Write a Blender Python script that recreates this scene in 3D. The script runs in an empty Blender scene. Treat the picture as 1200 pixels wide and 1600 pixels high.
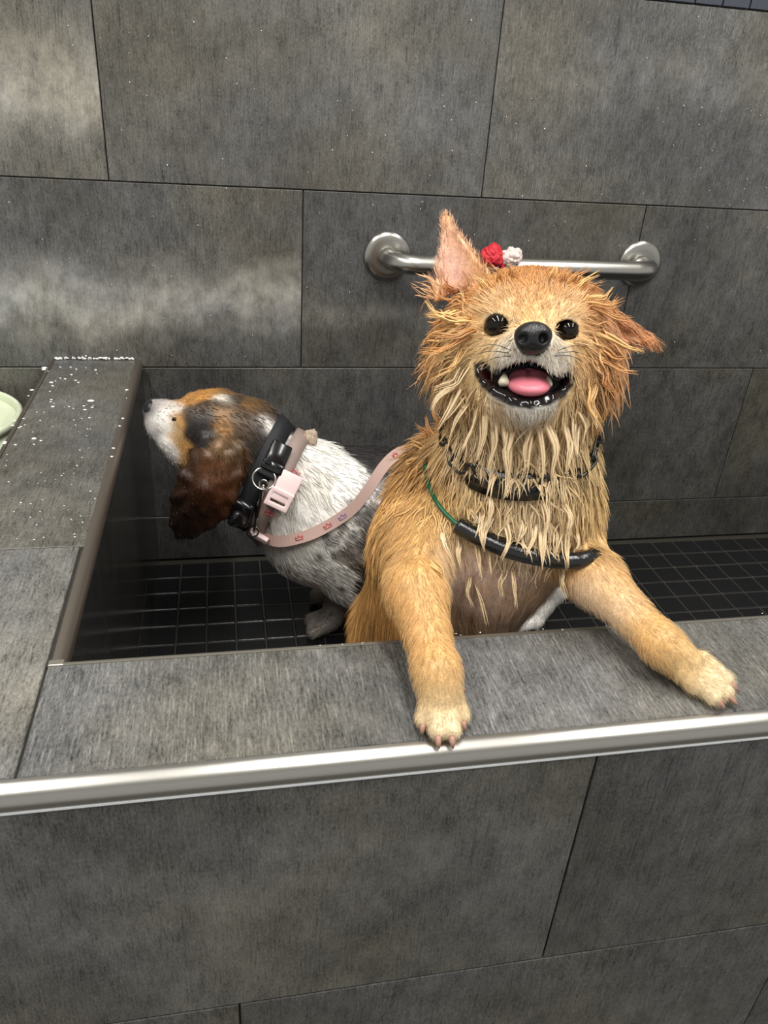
import bpy, bmesh, math, random
import numpy as np
from mathutils import Vector, Matrix

random.seed(7); RNG = np.random.default_rng(11)
scene = bpy.context.scene
COL = scene.collection

# ------------------------------------------------------------------ camera
FPX = 1215.98
CAM = np.array([0.117, -1.3504, 0.4633])
CR = np.array([0.981001, -0.18303436, 0.06430754])     # image right
CU = np.array([0.03395085, 0.48833328, 0.87199653])    # image up
CF = np.array([0.19100884, 0.85324617, -0.48526961])   # viewing direction
cd = bpy.data.cameras.new('camera'); cam = bpy.data.objects.new('camera', cd); COL.objects.link(cam)
cd.sensor_fit = 'HORIZONTAL'; cd.sensor_width = 36.0; cd.lens = 36.0 * FPX / 1200.0
cd.clip_start = 0.02; cd.clip_end = 50
cam.matrix_world = Matrix(((CR[0], CU[0], -CF[0], CAM[0]), (CR[1], CU[1], -CF[1], CAM[1]), (CR[2], CU[2], -CF[2], CAM[2]), (0, 0, 0, 1)))
scene.camera = cam

# ------------------------------------------------------------------ world, ceiling lamps, exposure
w = bpy.data.worlds.new('world'); scene.world = w; w.use_nodes = True
w.node_tree.nodes['Background'].inputs[0].default_value = (1.0, 0.985, 0.95, 1)
w.node_tree.nodes['Background'].inputs[1].default_value = 0.42
CEIL = 1.55
for i, lx in enumerate((-0.55, 0.35, 1.25)):
    ld = bpy.data.lights.new('tube_light', 'AREA'); ld.shape = 'RECTANGLE'; ld.size = 0.10; ld.size_y = 1.5
    ld.energy = 15.0; ld.color = (1.0, 0.975, 0.93)
    lo = bpy.data.objects.new('tube_light', ld); COL.objects.link(lo)
    lo.location = (lx, -0.98, CEIL - 0.06)
scene.view_settings.view_transform = 'Standard'; scene.view_settings.look = 'None'
scene.view_settings.gamma = 1.0; scene.view_settings.use_curve_mapping = False
scene.view_settings.exposure = 0.46
scene.cycles.use_denoising = True

# ------------------------------------------------------------------ measured dimensions (metres; z = 0 is a wall joint)
H = 0.2987; L = 0.60
ZL = 0.0142           # ledge top
ZF = -0.3988          # tub floor
XL = -0.0277          # tub's left side
YI = -0.7971          # tub's front side
XO = -0.173           # outer edge of the left ledge
YO = -0.9279          # outer edge of the front ledge tile
YF = -0.9406          # front face
ZT = 0.0016
XG = -0.0406
XR = 1.75             # right end of the tub
ZG = -0.86            # room floor

# ------------------------------------------------------------------ helpers
def ray(px, py): return CR * ((px - 600) / FPX) - CU * ((py - 800) / FPX) + CF
def D(px, py, depth): return CAM + ray(px, py) * depth
def PY(px, py, Y): d = ray(px, py); return CAM + d * ((Y - CAM[1]) / d[1])
def PZ(px, py, Z): d = ray(px, py); return CAM + d * ((Z - CAM[2]) / d[2])
def pix(P):
    q = np.asarray(P) - CAM; z = q @ CF
    return np.stack([600 + FPX * (q @ CR) / z, 800 - FPX * (q @ CU) / z, z], -1)
def lin(c):
    c = np.asarray(c, float) / 255.0
    return np.where(c <= 0.04045, c / 12.92, ((c + 0.055) / 1.055) ** 2.4)
def L4(r, g, b): return (*[float(v) for v in lin((r, g, b))], 1.0)

def link(name, me, mat=None, parent=None):
    o = bpy.data.objects.new(name, me); COL.objects.link(o)
    if mat is not None and len(me.materials) == 0: me.materials.append(mat)
    if parent is not None: o.parent = parent
    return o
def tag(o, label, cat=None, group=None, kind=None):
    o['label'] = label
    if cat: o['category'] = cat
    if group: o['group'] = group
    if kind: o['kind'] = kind
    return o
def struct(o, label=None):
    o['kind'] = 'structure'
    if label: o['label'] = label
    return o
def empty(name, loc=(0, 0, 0)):
    o = bpy.data.objects.new(name, None); COL.objects.link(o); o.location = loc; o.empty_display_size = 0.02
    return o
def mesh_np(name, V, F, smooth=True):
    """numpy verts + faces (M,3) or (M,4)"""
    V = np.asarray(V, np.float32); F = np.asarray(F, np.int32); k = F.shape[1]
    me = bpy.data.meshes.new(name)
    me.vertices.add(len(V)); me.vertices.foreach_set('co', V.ravel())
    me.loops.add(F.size); me.loops.foreach_set('vertex_index', F.ravel())
    me.polygons.add(len(F)); me.polygons.foreach_set('loop_start', np.arange(0, F.size, k, dtype=np.int32))
    try: me.polygons.foreach_set('loop_total', np.full(len(F), k, np.int32))
    except Exception: pass
    me.update(calc_edges=True)
    if smooth: me.polygons.foreach_set('use_smooth', np.ones(len(F), bool))
    me.validate()
    return me
def set_col(me, name, C):
    a = me.attributes.new(name, 'FLOAT_COLOR', 'POINT')
    C = np.asarray(C, np.float32)
    a.data.foreach_set('color', np.concatenate([C, np.ones((len(C), 1), np.float32)], 1).ravel())
def set_f(me, name, v):
    a = me.attributes.new(name, 'FLOAT', 'POINT'); a.data.foreach_set('value', np.asarray(v, np.float32))
def box_mesh(name, lo, hi, bevel=0.0, seg=2):
    bm = bmesh.new(); bmesh.ops.create_cube(bm, size=1.0)
    lo = Vector(lo); hi = Vector(hi); c = (lo + hi) / 2; s = hi - lo
    for v in bm.verts: v.co = Vector((v.co.x * s.x, v.co.y * s.y, v.co.z * s.z)) + c
    if bevel > 0: bmesh.ops.bevel(bm, geom=bm.edges[:], offset=bevel, segments=seg, profile=0.5, affect='EDGES')
    me = bpy.data.meshes.new(name); bm.to_mesh(me); bm.free()
    return me
def catmull(P, n):
    P = np.asarray(P, float); m = len(P)
    Q = np.vstack([2 * P[0] - P[1], P, 2 * P[-1] - P[-2]])
    t = np.linspace(0, m - 1, n); i = np.minimum(t.astype(int), m - 2); f = (t - i)[:, None]
    a, b, c, d = Q[i], Q[i + 1], Q[i + 2], Q[i + 3]
    return 0.5 * (2 * b + (c - a) * f + (2 * a - 5 * b + 4 * c - d) * f ** 2 + (3 * b - a - 3 * c + d) * f ** 3)
def nrm(v): v = np.asarray(v, float); return v / np.maximum(np.linalg.norm(v, axis=-1, keepdims=True), 1e-12)
def tube_np(path, r, ns=12, closed=False, caps=True):
    P = np.asarray(path, float); n = len(P); r = np.broadcast_to(np.asarray(r, float), (n,))
    T = nrm(np.roll(P, -1, 0) - np.roll(P, 1, 0)) if closed else nrm(np.gradient(P, axis=0))
    u = np.cross(T[0], [0, 0, 1.0]); u = u if np.linalg.norm(u) > 1e-3 else np.cross(T[0], [1.0, 0, 0]); u = nrm(u)
    V = []
    ang = np.arange(ns) * 2 * np.pi / ns
    for i in range(n):
        u = nrm(u - T[i] * (u @ T[i])); v = np.cross(T[i], u)
        V.append(P[i] + r[i] * (np.cos(ang)[:, None] * u + np.sin(ang)[:, None] * v))
    V = np.vstack(V); F = []
    m = n if closed else n - 1
    for i in range(m):
        a = i * ns; b = ((i + 1) % n) * ns
        for k in range(ns):
            k2 = (k + 1) % ns
            F.append((a + k, a + k2, b + k2, b + k))
    if not closed and caps:
        c0 = len(V); V = np.vstack([V, P[0], P[-1]])
        for k in range(ns):
            k2 = (k + 1) % ns
            F.append((c0, k2, k, k)); F.append((c0 + 1, (n - 1) * ns + k, (n - 1) * ns + k2, (n - 1) * ns + k2))
    return V, F
def mesh_py(name, V, F, smooth=True):
    me = bpy.data.meshes.new(name)
    F = [tuple(dict.fromkeys(int(i) for i in f)) for f in F]
    me.from_pydata([tuple(map(float, v)) for v in V], [], F); me.update()
    if smooth:
        me.polygons.foreach_set('use_smooth', np.ones(len(me.polygons), bool))
    return me
def merge(parts):
    V = []; F = []; n = 0
    for v, f in parts:
        V.append(np.asarray(v, float)); F += [tuple(i + n for i in q) for q in f]; n += len(v)
    return np.vstack(V), F
def tube(name, path, r, mat, parent=None, ns=12, closed=False):
    V, F = tube_np(path, r, ns, closed); return link(name, mesh_py(name, V, F), mat, parent)
def blob_np(c, ax, rad, nu=12, nv=8):
    """ellipsoid; ax rows are unit axes"""
    c = np.asarray(c, float); V = [c + ax[2] * rad[2]]
    for j in range(1, nv):
        th = np.pi * j / nv
        for i in range(nu):
            ph = 2 * np.pi * i / nu
            V.append(c + ax[0] * rad[0] * math.sin(th) * math.cos(ph) + ax[1] * rad[1] * math.sin(th) * math.sin(ph) + ax[2] * rad[2] * math.cos(th))
    V.append(c - ax[2] * rad[2]); F = []
    for i in range(nu):
        i2 = (i + 1) % nu
        F.append((0, 1 + i, 1 + i2))
        for j in range(nv - 2):
            a = 1 + j * nu; b = a + nu
            F.append((a + i, b + i, b + i2, a + i2))
        a = 1 + (nv - 2) * nu
        F.append((a + i, len(V) - 1, a + i2))
    return np.array(V), F
I3 = np.eye(3)

# ------------------------------------------------------------------ materials
def new_mat(name):
    m = bpy.data.materials.new(name); m.use_nodes = True
    nt = m.node_tree; return m, nt, nt.nodes['Principled BSDF']
def plain(name, col, rough=0.5, metal=0.0, spec=0.5, bump=0.0, bscale=300.0, vary=0.0, coat=0.0):
    m, nt, b = new_mat(name)
    b.inputs['Base Color'].default_value = col; b.inputs['Roughness'].default_value = rough
    b.inputs['Metallic'].default_value = metal; b.inputs['Specular IOR Level'].default_value = spec
    b.inputs['Coat Weight'].default_value = coat; b.inputs['Coat Roughness'].default_value = 0.08
    tc = nt.nodes.new('ShaderNodeTexCoord'); nz = nt.nodes.new('ShaderNodeTexNoise')
    nz.inputs['Scale'].default_value = bscale; nz.inputs['Detail'].default_value = 3
    nt.links.new(tc.outputs['Object'], nz.inputs['Vector'])
    if bump > 0:
        bp = nt.nodes.new('ShaderNodeBump'); bp.inputs['Strength'].default_value = bump; bp.inputs['Distance'].default_value = 0.001
        nt.links.new(nz.outputs['Fac'], bp.inputs['Height']); nt.links.new(bp.outputs['Normal'], b.inputs['Normal'])
    if vary > 0:
        mx = nt.nodes.new('ShaderNodeMix'); mx.data_type = 'RGBA'
        mx.inputs[6].default_value = tuple(c * (1 - vary) for c in col[:3]) + (1,)
        mx.inputs[7].default_value = tuple(min(1, c * (1 + vary)) for c in col[:3]) + (1,)
        nt.links.new(nz.outputs['Fac'], mx.inputs[0]); nt.links.new(mx.outputs[2], b.inputs['Base Color'])
    return m

def tile_material():
    """concrete-and-wood look porcelain: fine streaks along local y, cloudy tones, pale worn patches"""
    m, nt, b = new_mat('streaked_porcelain'); N = nt.nodes; K = nt.links.new
    tc = N.new('ShaderNodeTexCoord'); oi = N.new('ShaderNodeObjectInfo')
    mul = N.new('ShaderNodeVectorMath'); mul.operation = 'SCALE'; mul.inputs[0].default_value = (3.7, 7.9, 1.3)
    K(oi.outputs['Random'], mul.inputs['Scale'])
    add = N.new('ShaderNodeVectorMath'); add.operation = 'ADD'; K(tc.outputs['Object'], add.inputs[0]); K(mul.outputs[0], add.inputs[1])
    def noise(scale3, scale, detail=3, rough=0.55, src=add):
        mp = N.new('ShaderNodeMapping'); mp.inputs['Scale'].default_value = scale3; K(src.outputs[0], mp.inputs['Vector'])
        nz = N.new('ShaderNodeTexNoise'); nz.inputs['Scale'].default_value = scale; nz.inputs['Detail'].default_value = detail
        nz.inputs['Roughness'].default_value = rough; K(mp.outputs[0], nz.inputs['Vector']); return nz
    def ramp(nz, a, c0, d, c1, out='Fac'):
        r = N.new('ShaderNodeMapRange'); r.inputs['From Min'].default_value = a; r.inputs['From Max'].default_value = d
        r.inputs['To Min'].default_value = c0; r.inputs['To Max'].default_value = c1; K(nz.outputs[out], r.inputs['Value']); return r
    def math_(op, a, bb):
        n = N.new('ShaderNodeMath'); n.operation = op
        for i, q in enumerate((a, bb)):
            if isinstance(q, (int, float)): n.inputs[i].default_value = q
            else: K(q, n.inputs[i])
        return n.outputs[0]
    def attr(nm):
        a = N.new('ShaderNodeAttribute'); a.attribute_type = 'OBJECT'; a.attribute_name = nm; return a.outputs['Fac']
    streak = noise((1, 0.085, 1), 480, 2.0, 0.6); fine = noise((1, 0.4, 1), 620, 2.5, 0.7); cloud = noise((1, 0.8, 1), 5.5, 6, 0.62)
    hue = noise((1, 1, 1), 4.0, 3); mott = noise((1, 0.7, 1), 34, 7, 0.72); dark = noise((1, 0.07, 1), 60, 4, 0.6)
    s1 = ramp(streak, 0.56, 0.0, 0.78, 1.0); s0 = ramp(streak, 0.25, -1.0, 0.5, 0.0)
    v = math_('ADD', 1.0, math_('MULTIPLY', s1.outputs[0], attr('streak')))
    v = math_('ADD', v, math_('MULTIPLY', s0.outputs[0], 0.45))
    v = math_('ADD', v, ramp(fine, 0.25, -0.5, 0.75, 0.5).outputs[0])
    v = math_('ADD', v, ramp(mott, 0.25, -0.42, 0.75, 0.42).outputs[0])
    v = math_('ADD', v, ramp(dark, 0.24, -0.5, 0.33, 0.0).outputs[0])
    v = math_('MULTIPLY', v, ramp(cloud, 0.28, 0.68, 0.72, 1.32).outputs[0])
    # pale worn band: along local y at height 'stain_y'
    sep = N.new('ShaderNodeSeparateXYZ'); K(tc.outputs['Object'], sep.inputs[0])
    wob = ramp(cloud, 0.2, -0.06, 0.8, 0.06).outputs[0]
    dy = math_('ADD', math_('SUBTRACT', sep.outputs[1], attr('stain_y')), wob)
    e = math_('DIVIDE', dy, attr('stain_w')); e = math_('MULTIPLY', e, e); e = math_('POWER', 2.718, math_('MULTIPLY', e, -1.0))
    pale = math_('MULTIPLY', math_('MULTIPLY', e, attr('stain')), ramp(mott, 0.3, 0.35, 0.7, 1.2).outputs[0])
    v = math_('ADD', v, pale); v = math_('MAXIMUM', v, 0.12)
    v = math_('MULTIPLY', v, attr('tone'))
    cm = N.new('ShaderNodeMix'); cm.data_type = 'RGBA'; K(ramp(hue, 0.35, 0.0, 0.65, 1.0).outputs[0], cm.inputs[0])
    cm.inputs[6].default_value = (0.104, 0.104, 0.103, 1); cm.inputs[7].default_value = (0.112, 0.105, 0.086, 1)
    sc = N.new('ShaderNodeVectorMath'); sc.operation = 'SCALE'; K(cm.outputs[2], sc.inputs[0]); K(v, sc.inputs['Scale'])
    K(sc.outputs[0], b.inputs['Base Color'])
    K(attr('gloss'), b.inputs['Roughness'])
    b.inputs['Specular IOR Level'].default_value = 0.45
    bp = N.new('ShaderNodeBump'); bp.inputs['Strength'].default_value = 0.35; bp.inputs['Distance'].default_value = 0.0008
    K(streak.outputs['Fac'], bp.inputs['Height']); K(bp.outputs['Normal'], b.inputs['Normal'])
    return m
M_TILE = tile_material()
M_GROUT = plain('dark_grout', L4(72, 70, 65), 0.85, bump=0.3, bscale=900, vary=0.2)
M_FGROUT = plain('floor_grout', L4(60, 58, 52), 0.35, bump=0.3, bscale=900, vary=0.25)
M_MOSAIC = plain('black_mosaic', (0.011, 0.011, 0.012, 1), 0.22, bump=0.25, bscale=220, vary=0.5)
M_SLATE = plain('slate_mosaic', L4(62, 66, 76), 0.45, bump=0.2, bscale=200, vary=0.25)
M_STEEL = plain('brushed_steel', L4(176, 174, 168), 0.30, metal=1.0, bump=0.05, bscale=1500)
M_TAUPE = plain('taupe_metal', L4(135, 126, 116), 0.42, metal=0.85, bump=0.05, bscale=900)
M_PALEMETAL = plain('pale_satin_metal', L4(176, 172, 160), 0.38, metal=0.9)
M_WALLPAINT = plain('room_paint', L4(178, 176, 170), 0.7, vary=0.03, bscale=6)
M_CEIL = plain('ceiling_paint', L4(225, 224, 220), 0.8, vary=0.02, bscale=8)
M_ROOMFLOOR = plain('room_floor', L4(98, 96, 90), 0.5, vary=0.1, bscale=10)
M_TUBE = new_mat('lit_tube')[0]
_b = M_TUBE.node_tree.nodes['Principled BSDF']; _b.inputs['Emission Color'].default_value = (1, 0.98, 0.94, 1); _b.inputs['Emission Strength'].default_value = 3.0
# ------------------------------------------------------------------ the setting
_tc = {}
def tile(parent, w_, h_, loc, rot, tone=1.0, streak=0.45, stain=0.0, stain_y=0.0, stain_w=0.06, gloss=0.42, t=0.009):
    """a porcelain slab; local x = width, y = streak direction, z = face normal, origin at the centre of the face"""
    key = (round(w_, 4), round(h_, 4), t)
    if key not in _tc:
        me = box_mesh('tile', (-w_ / 2, -h_ / 2, -t), (w_ / 2, h_ / 2, 0), 0.0008, 1); me.materials.append(M_TILE); _tc[key] = me
    o = bpy.data.objects.new('tile', _tc[key]); COL.objects.link(o); o.parent = parent
    o.location = loc; o.rotation_euler = rot
    o['tone'] = float(tone); o['streak'] = float(streak); o['stain'] = float(stain); o['stain_y'] = float(stain_y); o['stain_w'] = float(stain_w); o['gloss'] = float(gloss)
    return o
FRONT = (math.pi / 2, 0, 0)            # local y -> +Z, local z -> -Y
TOP = (0, 0, 0)                         # local y -> +Y, local z -> +Z
RIGHTF = (math.pi / 2, 0, math.pi / 2)  # local x -> +Y, local y -> +Z, local z -> +X
G = 0.0019

# back wall core and its tiles
wall_back = struct(link('wall_back', box_mesh('wall_back', (-1.6, 0.006, ZG), (2.6, 0.12, CEIL)), M_GROUT), 'dark grey tiled wall behind the wash tub')
def wall_row(z0, z1, joints, props):
    for i in range(len(joints) - 1):
        a, b_ = joints[i] + G / 2, joints[i + 1] - G / 2
        p = dict(props.get(i, {}))
        tile(wall_back, b_ - a, (z1 - z0) - G, ((a + b_) / 2, 0, (z0 + z1) / 2), FRONT, **p)
XA = -0.0526; XC = 0.2467; XD = 0.8526; XE = 1.1631
wall_row(H, 2 * H, [XA - 2 * L, XA - L, XA, XA + L, XA + 2 * L, XA + 3 * L],
         {1: dict(tone=1.08, stain=1.9, stain_y=-0.02, stain_w=0.05), 2: dict(tone=1.02, streak=0.3), 3: dict(tone=1.0, streak=0.8, stain=0.35, stain_y=0.04, stain_w=0.04), 4: dict(tone=1.0, streak=0.7)})
wall_row(0, H, [XC - 2 * L, XC - L, XC, XD, XD + L, XD + 2 * L],
         {1: dict(tone=0.92, stain=2.6, stain_y=-0.035, stain_w=0.05), 2: dict(tone=0.86, streak=0.25, stain=0.6, stain_y=-0.05, stain_w=0.02), 3: dict(tone=0.86, streak=0.35)})
wall_row(-H, 0, [XE - 3 * L, XE - 2 * L, XE - L, XE, XE + L], {i: dict(tone=0.8, streak=0.2, gloss=0.3) for i in range(4)})
wall_row(ZF + 0.003, -H, [XC - L, XC, XC + L, XC + 2 * L, XC + 3 * L], {i: dict(tone=0.8, streak=0.2, gloss=0.3) for i in range(4)})
# dark mosaic border above the third course
mos = box_mesh('border_tile', (-0.0228, 0.0, -0.0228), (0.0228, 0.007, 0.0228), 0.001, 1); mos.materials.append(M_SLATE)
for r_ in range(2):
    for c_ in range(34):
        x = 1.222 - 0.0482 * c_ + (0.0 if r_ == 0 else 0.0)
        o = bpy.data.objects.new('border_tile', mos); COL.objects.link(o); o.parent = wall_back
        o.location = (x, -0.001, 2 * H + 0.0241 + 0.0482 * r_)
for i in range(5):     # large tiles above the border, out of frame
    a = XA - L + i * L
    tile(wall_back, L - G, H - G, (a + L / 2, 0, 2 * H + 0.0975 + H / 2), FRONT)

# room beyond: floor, ceiling, far walls
struct(link('floor', box_mesh('floor', (-1.6, -3.2, ZG - 0.05), (2.6, 0.0, ZG)), M_ROOMFLOOR), 'grey room floor in front of the wash tub')
struct(link('ceiling', box_mesh('ceiling', (-1.6, -3.2, CEIL), (2.6, 0.006, CEIL + 0.05)), M_CEIL), 'white ceiling above the wash tub')
for lx in (-0.55, 0.35, 1.25):
    o = link('ceiling_light', box_mesh('ceiling_light', (lx - 0.09, -1.78, CEIL - 0.05), (lx + 0.09, -0.18, CEIL), 0.01, 2), M_CEIL)
    tag(o, {-.55: 'long white ceiling fixture over the plastic bin', .35: 'long white ceiling fixture over the two dogs', 1.25: 'long white ceiling fixture over the empty far end of the tub'}[lx], 'ceiling light', 'ceiling fixtures over the tub')

# front panel (the tub's outer face) with ledge tiles
wall_front = struct(link('wall_front', box_mesh('wall_front', (XO + 0.008, YF + 0.006, ZG), (XR + 0.3, YI - 0.006, ZL - 0.006)), M_GROUT), 'tiled front wall and ledge of the raised wash tub')
XF = 0.401; ZR = -0.28
FJ = [XF - L, XF, XF + L, XF + 2 * L, XF + 3 * L]
fp = {0: dict(tone=1.06, streak=0.3, stain=0.3, stain_y=0.02), 1: dict(tone=0.92, streak=0.25)}
for i in range(4):
    a, b_ = max(FJ[i], XO) + G / 2, FJ[i + 1] - G / 2
    tile(wall_front, b_ - a, (ZT - 0.002) - ZR - G, ((a + b_) / 2, YF, (ZT - 0.002 + ZR) / 2), FRONT, **fp.get(i, {}))
J2 = [XO, 0.108, 0.108 + 0.58, 0.108 + 0.58 + L, 0.108 + 0.58 + 2 * L]
for i in range(4):
    a, b_ = J2[i] + G / 2, J2[i + 1] - G / 2
    tile(wall_front, b_ - a, H - G, ((a + b_) / 2, YF, ZR - H / 2), FRONT, tone=0.98, streak=0.3, stain=0.3 if i == 1 else 0.0, stain_y=-0.02)
    tile(wall_front, b_ - a, ZR - H - ZG - G, ((a + b_) / 2, YF, (ZR - H + ZG) / 2), FRONT)
# front ledge tiles
LJ = [XG, XG + 1.2, XR + 0.29]
lw = (YI - 0.005) - YO - 0.004
for i in range(2):
    tile(wall_front, LJ[i + 1] - LJ[i] - G, lw, ((LJ[i] + LJ[i + 1]) / 2, (YI - 0.005 + YO + 0.004) / 2 , ZL), TOP, tone=(1.12, 1.0, 1.0)[i], streak=1.0, gloss=0.36)
for i in range(4):
    a = XL + i * L; b_ = min(a + L, XR)
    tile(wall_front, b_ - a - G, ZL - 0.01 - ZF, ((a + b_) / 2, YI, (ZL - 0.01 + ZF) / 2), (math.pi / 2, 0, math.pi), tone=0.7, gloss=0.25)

# left pony wall with its ledge
wall_left = struct(link('wall_left', box_mesh('wall_left', (XO + 0.008, YI - 0.006, ZG), (XL - 0.006, 0.006, ZL - 0.006)), M_GROUT), 'low tiled side wall with a flat ledge at the tub end')
YC = -0.6112
cx = (XO + 0.004 + XL - 0.009) / 2; cw = XL - 0.009 - XO - 0.004
tile(wall_left, cw, -YC - G, (cx, YC / 2, ZL), TOP, tone=0.92, streak=0.55, gloss=0.3)
tile(wall_left, XG - 0.0015 - XO - 0.004, (YC - G / 2) - (YO + 0.004), ((XO + 0.004 + XG - 0.0015) / 2, (YC + YO + 0.004) / 2, ZL), TOP, tone=1.28, streak=0.12, gloss=0.45)
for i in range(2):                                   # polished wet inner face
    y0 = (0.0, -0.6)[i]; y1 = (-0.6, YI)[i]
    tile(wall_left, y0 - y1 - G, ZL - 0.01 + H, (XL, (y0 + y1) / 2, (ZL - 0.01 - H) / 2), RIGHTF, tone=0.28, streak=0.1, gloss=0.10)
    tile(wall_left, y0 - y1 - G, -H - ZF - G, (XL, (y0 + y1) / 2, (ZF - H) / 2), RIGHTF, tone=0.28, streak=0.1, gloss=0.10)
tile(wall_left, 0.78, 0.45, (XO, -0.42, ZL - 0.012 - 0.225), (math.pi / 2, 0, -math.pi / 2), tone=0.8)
wall_right = struct(link('wall_right', box_mesh('wall_right', (XR, YI - 0.006, ZG), (XR + 0.3, 0.006, ZL - 0.006)), M_GROUT), 'tiled side wall at the far end of the tub')
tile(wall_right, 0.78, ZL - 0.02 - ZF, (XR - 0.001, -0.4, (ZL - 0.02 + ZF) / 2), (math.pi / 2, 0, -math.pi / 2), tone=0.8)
tile(wall_right, 0.29, 0.78, (XR + 0.15, -0.4, ZL), TOP)

# tub floor of small black mosaic tiles
tub_floor = struct(link('floor', box_mesh('floor', (XL - 0.02, YI - 0.01, ZF - 0.06), (XR + 0.02, 0.006, ZF - 0.0015)), M_FGROUT), 'wash tub floor of small black square mosaic tiles')
PX, PYM = 0.0508, 0.0508
mt = box_mesh('mosaic_tile', (-0.0239, -0.0239, -0.006), (0.0239, 0.0239, 0.0), 0.0014, 1); mt.materials.append(M_MOSAIC)
far = []
for r_ in range(16):
    y = -0.012 - 0.0254 - PYM * r_
    if y < YI: break
    for c_ in range(35):
        x = XL + 0.017 + PX * c_ - 0.0 + 0.0
        if x > XR: break
        z = ZF + random.uniform(-0.0004, 0.0004)
        if r_ < 9 and c_ < 30:
            o = bpy.data.objects.new('mosaic_tile', mt); COL.objects.link(o); o.parent = tub_floor; o.location = (x, y, z)
            o.rotation_euler = (random.uniform(-.006, .006), random.uniform(-.006, .006), 0)
        else: far.append((x, y, z))
bm = bmesh.new()
for p in far:
    q = bmesh.ops.create_cube(bm, size=1.0)['verts']
    for v in q: v.co = Vector((v.co.x * 0.0466 + p[0], v.co.y * 0.0466 + p[1], v.co.z * 0.006 + p[2] - 0.003))
me = bpy.data.meshes.new('mosaic_tiles'); bm.to_mesh(me); bm.free()
o = link('mosaic_tiles', me, M_MOSAIC, tub_floor); o['kind'] = 'stuff'

# metal edge profiles
def profile(name, path0, path1, pts, mat, label):
    """sweep a 2-D profile (list of 3-D offsets) from path0 to path1"""
    n = len(pts); V = [np.add(path0, q) for q in pts] + [np.add(path1, q) for q in pts]
    F = [(i, (i + 1) % n, n + (i + 1) % n, n + i) for i in range(n)] + [tuple(range(n - 1, -1, -1)), tuple(range(n, 2 * n))]
    me = mesh_py(name, V, F, False)
    for pl in me.polygons: pl.use_smooth = len(pl.vertices) == 4
    o = link(name, me, mat); struct(o, label)
    md = o.modifiers.new('split', 'EDGE_SPLIT'); md.split_angle = math.radians(50)
    return o
def arc(c, r, a0, a1, n, ax, ay): return [np.array(c) + r * (math.cos(a) * np.array(ax) + math.sin(a) * np.array(ay)) for a in np.linspace(a0, a1, n)]
Yv, Zv, Xv = np.array([0, 1., 0]), np.array([0, 0, 1.]), np.array([1., 0, 0])
# front bullnose: quarter-round from the ledge top to the front face
R1 = 0.0135
pts = [np.array([0, 0.0022, 0.0008])] + arc((0, 0.0, 0.0008 - R1), R1, math.pi / 2, math.pi, 14, (0, 1, 0), (0, 0, 1)) + [np.array([0, -R1, -R1 - 0.002]), np.array([0, -R1 + 0.003, -R1 - 0.002]), np.array([0, 0.0022, -R1 + 0.004]), np.array([0, 0.0022, -0.002])]
profile('trim_1', (XO - 0.012, YO + 0.0005, ZL), (XR + 0.3, YO + 0.0005, ZL), pts, M_STEEL, 'rounded stainless steel edge along the front of the ledge')
# thin seal below it
profile('trim_2', (XO, YF - 0.001, ZT - 0.0035), (XR + 0.3, YF - 0.001, ZT - 0.0035), [np.array(q, float) for q in ((0, 0, 0.001), (0, -0.0006, 0.0), (0, 0, -0.0012), (0, 0.003, -0.0012), (0, 0.003, 0.001))], plain('pale_sealant', L4(165, 168, 170), 0.4), 'thin pale sealant line under the front steel edge')
# left ledge, tub side: taupe rounded edge
R2 = 0.0105
pts = [np.array([-0.0, 0, 0.0012])] + arc((0, 0, 0.0012 - R2), R2, math.pi / 2, 0.0, 12, (1, 0, 0), (0, 0, 1)) + [np.array([R2, 0, -R2 - 0.004]), np.array([R2 - 0.003, 0, -R2 - 0.004]), np.array([-0.002, 0, -0.004])]
profile('trim_3', (XL - 0.0095, 0.0, ZL), (XL - 0.0095, YI - 0.004, ZL), pts, M_TAUPE, 'taupe rounded metal edge of the side ledge facing the tub')
# front ledge, tub side: slimmer pale edge
R3 = 0.0060
pts = [np.array([0, -0.0016, 0.0008])] + arc((0, 0, 0.0008 - R3), R3, math.pi / 2, 0.0, 8, (0, 1, 0), (0, 0, 1)) + [np.array([0, R3, -R3 - 0.004]), np.array([0, R3 - 0.003, -R3 - 0.004]), np.array([0, -0.0016, -0.004])]
profile('trim_4', (XL - 0.011, YI - 0.0055, ZL), (XR + 0.3, YI - 0.0055, ZL), pts, M_PALEMETAL, 'slim pale metal edge between front ledge and tub')
# corner piece
struct(link('trim_5', box_mesh('trim_5', (XL - 0.0125, YI - 0.0072, ZL - 0.004), (XL + 0.0005, YI + 0.0005, ZL + 0.0014), 0.001, 2), M_PALEMETAL), 'small metal corner piece where the two inner edges meet')
# outer edge of the left ledge
pts = [np.array([0.004, 0, 0.001])] + arc((0.004, 0, 0.001 - 0.009), 0.009, math.pi / 2, math.pi, 8, (1, 0, 0), (0, 0, 1)) + [np.array([-0.005, 0, -0.014]), np.array([-0.002, 0, -0.014]), np.array([0.004, 0, -0.004])]
profile('trim_6', (XO, 0.0, ZL), (XO, YO + 0.005, ZL), pts, M_TAUPE, 'taupe metal edge on the outer side of the side ledge')

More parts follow.
